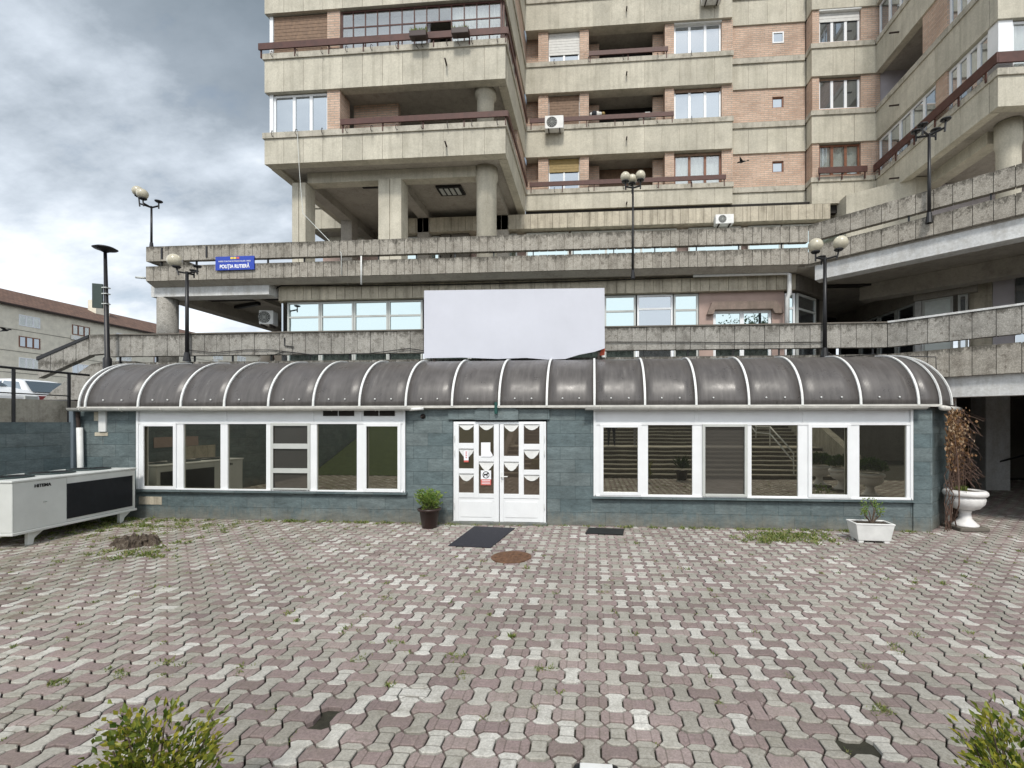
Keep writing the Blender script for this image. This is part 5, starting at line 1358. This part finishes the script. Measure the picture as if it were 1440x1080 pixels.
# weeds in the joints
g = MB()
def tuft(x, y, n, h, spread):
    for i in range(n):
        g.leaf((x + R.gauss(0, spread), y + R.gauss(0, spread), -.01), (R.uniform(-.9, .9), R.uniform(-.9, .9), R.uniform(.3, 1)), h * .10, h * R.uniform(.5, 1.2))
s = .1725
for i in range(900):
    x = round(R.uniform(-11, 9) / s) * s + s / 2; y = round((R.uniform(1.6, 9.3)) / s) * s + s / 2
    if R.random() < .5 and x > -5: continue
    tuft(x + R.gauss(0, .03), y + R.gauss(0, .03), R.randint(8, 26), R.uniform(.02, .045) * (1.5 if R.random() < .2 else 1), R.uniform(.010, .032))
for i in range(500):
    x = R.uniform(-11.3, 8.5) if R.random() < .35 else -11.3 + abs(R.gauss(0, 2.2)); y = YF - .06 - abs(R.gauss(0, .9 if x < -7 else .05))
    if x > xe: continue
    tuft(x, y, R.randint(8, 26), R.uniform(.03, .09), .035)
for i in range(46):
    a = gnd(R.gauss(190, 30), 772 + R.gauss(0, 9)); tuft(a[0], a[1], 22, R.uniform(.03, .1), .04)
for px, py, n in ((545, 840, 5), (560, 905, 6), (640, 925, 8), (505, 930, 6), (1000, 830, 4), (1075, 838, 4), (1385, 925, 3), (340, 938, 7), (165, 945, 5), (85, 960, 6), (845, 830, 6), (765, 940, 6), (655, 950, 6), (1240, 1000, 6)):
    for i in range(n):
        a = gnd(px + R.gauss(0, 6), py + R.gauss(0, 3)); tuft(a[0], a[1], 16, R.uniform(.02, .05), .018)
tag(g.build('weeds', GRASS), 'small green weeds growing in the joints of the paving', 'weeds', kind='stuff')
g = MB()
for i in range(150):
    a = gnd(R.gauss(1104, 34), 756 + R.gauss(0, 5)); n = R.randint(4, 16)
    for j in range(n): g.leaf((a[0] + R.gauss(0, .03), a[1] + R.gauss(0, .03), 0), (R.uniform(-1, 1), R.uniform(-1, 1), R.uniform(.15, .9)), .008, R.uniform(.03, .11))
tag(g.build('weed_patch', GRASS), 'spreading patch of long weeds against the pavilion under the right window', 'weeds')

# cables and pipes
def cable(pts, r, label, mat=BLACKM, name='cable', cat='cable', grp='cables on the facade'):
    g = MB(); g.tube([at(*p_) for p_ in pts], r, 6); tag(g.build(name, mat, None, True), label, cat, grp)
cable([(383, 500, YL - .03), (400, 494, YL - .03), (440, 499, YL - .03), (520, 497, YL - .03), (575, 490, YL - .04), (596, 493, YL - .04)], .010, 'black cable sagging along the lower parapet left of the billboard')
cable([(265, 492, YL - .03), (300, 496, YL - .03), (345, 492, YL - .03), (383, 492, YL - .03), (440, 499.5, YL - .03)], .009, 'black cable from the left globe lamp along the lower parapet')
cable([(852, 481, YL - .03), (950, 481, YL - .03), (1060, 482, YL - .03), (1158, 481, YL - .03)], .010, 'black cable between the billboard and the right globe lamp')
cable([(418, 186, Y1 - .1), (421, 240, Y1 - .1), (426, 300, 14), (450, 325, 13), (480, 356, YU - .06), (480, 385, YU - .05), (490, 401, YS - .2)], .010, 'pale cable dropping from the tower balcony to the shop fascia', GREYF)
cable([(384, 408, YS - .1), (395, 402, YS - .2), (500, 402, YS - .2), (640, 400, YS - .2), (800, 396, YS - .2), (1000, 389, YS - .2)], .014, 'thin black conduit along the top of the shop fascia', BLACKM)
cable([(508, 360, YU - .05), (508, 400, YU - .05)], .02, 'short pale vertical pipe on the upper parapet', WHITE2, 'pipe', 'pipe')
cable([(975, 387, YS - .35), (1105, 383.5, YS - .35), (1110, 386, YS - .35), (1110, 412, YS - .35), (1107, 420, YS - .3), (1107, 470, YS - .28)], .055, 'white drainpipe along the fascia and down the pink pier', WHITE2, 'drainpipe', 'pipe')
cable([(1160, 492, YL - .12), (1175, 503, YL - .1), (1230, 498, YL - .03), (1236, 500, YL - .05), (1316, 502, 9.95), (1317, 535, 9.95), (1322, 541, 9.95)], .012, 'black cable from the right lamp to the junction by the vine')
cable([(400, 475, YL - .03), (400, 486, YL - .03), (413, 488, YL - .03)], .014, 'bent black bracket on the lower parapet below the air conditioner', BLACKM, 'bracket', 'bracket', None)
cable([(191, 390, YU + .1), (204, 391, YU + .1)], .03, 'short spout sticking out of the upper terrace corner', GREYF, 'spout', 'spout', None)

# birds in flight
def bird(px, py, Y, lab, rz, s=1):
    t = thing('bird', lab, 'bird', at(px, py, Y), 'dark birds in flight', rz)
    g = MB(); g.tube([(-.16 * s, 0, -.02), (-.08 * s, 0, 0), (.02 * s, 0, .01), (.10 * s, 0, .03), (.14 * s, 0, .03), (.17 * s, 0, .02)], [.006, .03 * s, .042 * s, .025 * s, .024 * s, .004], 10)
    for sd in (-1, 1):
        g.add([(.06 * s, 0, .02), (.04 * s, sd * .1 * s, .08 * s), (-.03 * s, sd * .24 * s, .10 * s), (-.05 * s, sd * .12 * s, .05 * s), (-.06 * s, 0, .01)], [(0, 1, 2, 3, 4)])
    g.add([(-.13 * s, 0, -.01), (-.26 * s, -.05 * s, -.03), (-.26 * s, .05 * s, -.03)], [(0, 1, 2)])
    g.build('bird_body', BLACKM, t)
bird(1043, 228, 13.5, 'dark bird flying in front of the brick wall', rad(140), .8)
bird(8, 465, 9, 'dark bird flying before the distant beige block', rad(20), .6)

# two people standing on the stair landing behind the camera (mirrored in the glass)
def person(x, y, z, label, top, rz):
    t = thing('person', label, 'person', (x, y, z), None, rz)
    J = {'pel': (0, 0, .95), 'sp': (0, 0, 1.15), 'ch': (0, .01, 1.35), 'nk': (0, 0, 1.50), 'hd': (0, .02, 1.62), 'hd2': (0, .01, 1.72)}
    vs = list(J.values()); rr = [(.15, .12), (.14, .1), (.17, .11), (.06, .06), (.09, .10), (.07, .08)]; ed = [(0, 1), (1, 2), (2, 3), (3, 4), (4, 5)]
    def chain(root, pts, rs):
        p_ = root
        for q, r_ in zip(pts, rs): vs.append(q); rr.append((r_, r_)); ed.append((p_, len(vs) - 1)); p_ = len(vs) - 1
        return p_
    for s_ in (-1, 1):
        chain(0, [(s_ * .10, 0, .86), (s_ * .12, .02, .48), (s_ * .13, -.01, .08), (s_ * .14, .15, .03)], [.09, .062, .042, .032])
        e_ = chain(2, [(s_ * .19, 0, 1.40), (s_ * .25, -.02, 1.12), (s_ * .23, .12, .9), (s_ * .22, .15, .83)], [.055, .045, .032, .03])
        for k in range(4): chain(e_, [(s_ * .22 + (k - 1.5) * .02, .17, .78), (s_ * .22 + (k - 1.5) * .018, .17, .74 + .006 * k)], [.009, .008])
        chain(e_, [(s_ * .20, .19, .81), (s_ * .19, .2, .78)], [.010, .009])
    me = bpy.data.meshes.new('body'); me.from_pydata(vs, ed, []); me.materials.append(top)
    o = bpy.data.objects.new('body', me); C.objects.link(o); o.parent = t
    md = o.modifiers.new('skin', 'SKIN'); md.use_smooth_shade = True
    for i, v in enumerate(me.skin_vertices[0].data): v.radius = rr[i]; v.use_root = (i == 0)
    sb_ = o.modifiers.new('sub', 'SUBSURF'); sb_.levels = 1; sb_.render_levels = 1
    g = MB(); g.ball((0, -.01, 1.70), .112, 14); g.build('hair', JEAN, t, True)
person(.85, -1.75, 1.085, 'person in dark clothes standing at left on the stair landing', JEAN, 0)
person(2.0, -1.75, 1.085, 'person in a pale jacket standing at right on the stair landing', plain('pale_jacket', (.3, .3, .32), .9), 0)

# trees beyond the stairs (mirrored in the upper glass)
def tree(x, y, z, h, lab, seed):
    t = thing('broadleaf_tree', lab, 'tree', (x, y, z), 'trees beyond the staircase')
    R.seed(seed)
    g = MB(); g.tube([(0, 0, -.3), (.1, 0, h * .3), (0, .1, h * .6)], [.22, .15, .07], 8)
    cl = []
    for i in range(14):
        a_ = R.uniform(0, 6.28); q = R.uniform(.1, .34) * h; tip = (q * math.cos(a_), q * math.sin(a_), h * R.uniform(.45, .98)); g.tube([(0, 0, h * .35), (tip[0] * .5, tip[1] * .5, tip[2] * .8), tip], [.08, .04, .02], 5); cl.append(tip)
    g.build('trunk', BARK, t); g = MB()
    for i in range(2600):
        c_ = R.choice(cl); q = h * .085; g.leaf([c_[k] + R.gauss(0, q) for k in range(3)], (R.uniform(-1, 1), R.uniform(-1, 1), R.uniform(-1, .6)), .09, .3)
    g.build('crown', LEAFD, t)
tree(-9, -22, 4.2, 9, 'dark green tree at the left beyond the staircase', 1)
tree(6, -26, 4.2, 7, 'smaller green tree straight behind the staircase', 2)
tree(16, -22, 4.2, 8, 'dark green tree at the right beyond the staircase', 3)

# ================================================================= WORLD AND SUN
sc = bpy.context.scene
W = bpy.data.worlds.new('World'); sc.world = W; W.use_nodes = True
nt = W.node_tree; nt.nodes.clear()
out = N(nt, 'ShaderNodeOutputWorld'); bg = N(nt, 'ShaderNodeBackground'); L(nt, bg.outputs[0], out.inputs[0])
sky = N(nt, 'ShaderNodeTexSky'); sky.sky_type = 'NISHITA'; sky.sun_disc = False; sky.sun_elevation = rad(50); sky.sun_rotation = rad(176)
sky.air_density = 1.2; sky.dust_density = 2
tc = N(nt, 'ShaderNodeTexCoord'); sep = N(nt, 'ShaderNodeSeparateXYZ'); L(nt, tc.outputs['Generated'], sep.inputs[0])
zc = math_(nt, 'ADD', math_(nt, 'MAXIMUM', sep.outputs[2], 0.0), .40)
cmb = N(nt, 'ShaderNodeCombineXYZ'); L(nt, math_(nt, 'DIVIDE', sep.outputs[0], zc), cmb.inputs[0]); L(nt, math_(nt, 'DIVIDE', sep.outputs[1], zc), cmb.inputs[1])
mp = N(nt, 'ShaderNodeMapping'); mp.inputs['Location'].default_value = (3.3, 1.4, 0); L(nt, cmb.outputs[0], mp.inputs[0])
n1 = noise(nt, mp.outputs[0], .9, 9, .5); n2 = noise(nt, scaled(nt, mp.outputs[0], (1, 1.6, 1)), 2.3, 9, .6)
# brightness of the cloud deck: darker overhead, brighter low down and behind the viewer
low = ramp(nt, sep.outputs[2], [(.15, 1.), (.58, 0.)])
back = ramp(nt, math_(nt, 'ADD', math_(nt, 'MULTIPLY', sep.outputs[1], -.5), .5), [(.3, 0.), (.9, 1.)])
base = math_(nt, 'ADD', math_(nt, 'MULTIPLY', n1, .6), math_(nt, 'MULTIPLY', n2, .4))
val = math_(nt, 'ADD', math_(nt, 'ADD', base, math_(nt, 'MULTIPLY', low, .26)), math_(nt, 'MULTIPLY', back, .22))
cloud = ramp(nt, val, [(.46, (1.55, 1.9, 2.25)), (.58, (2.4, 2.8, 3.25)), (.66, (4.6, 5.1, 5.7)), (.76, (8.0, 8.4, 8.8))])
cloud = mix(nt, 1.0, cloud, ramp(nt, back, [(.35, .86), (1., 1.)]), 'MULTIPLY')
hole = ramp(nt, n2, [(.34, 0.25), (.45, 0.)])
L(nt, mix(nt, hole, cloud, sky.outputs[0]), bg.inputs[0]); bg.inputs[1].default_value = .1
sd = bpy.data.lights.new('sun', 'SUN'); so = bpy.data.objects.new('sun', sd); C.objects.link(so)
sd.energy = 1.6; sd.angle = rad(10); sd.color = (1, .95, .87)
# sun behind the viewer, to the left: direction from elevation 50, azimuth 205
az = rad(176); el = rad(50)
v = Vector((math.sin(az) * math.cos(el), math.cos(az) * math.cos(el), math.sin(el)))
so.rotation_euler = v.to_track_quat('Z', 'Y').to_euler()
sc.view_settings.view_transform = 'Standard'; sc.view_settings.look = 'None'; sc.view_settings.gamma = 1
sc.view_settings.exposure = .86
sc.cycles.max_bounces = 6; sc.cycles.use_denoising = True
for o in list(bpy.data.objects):
    if '_w' in o: del o['_w']
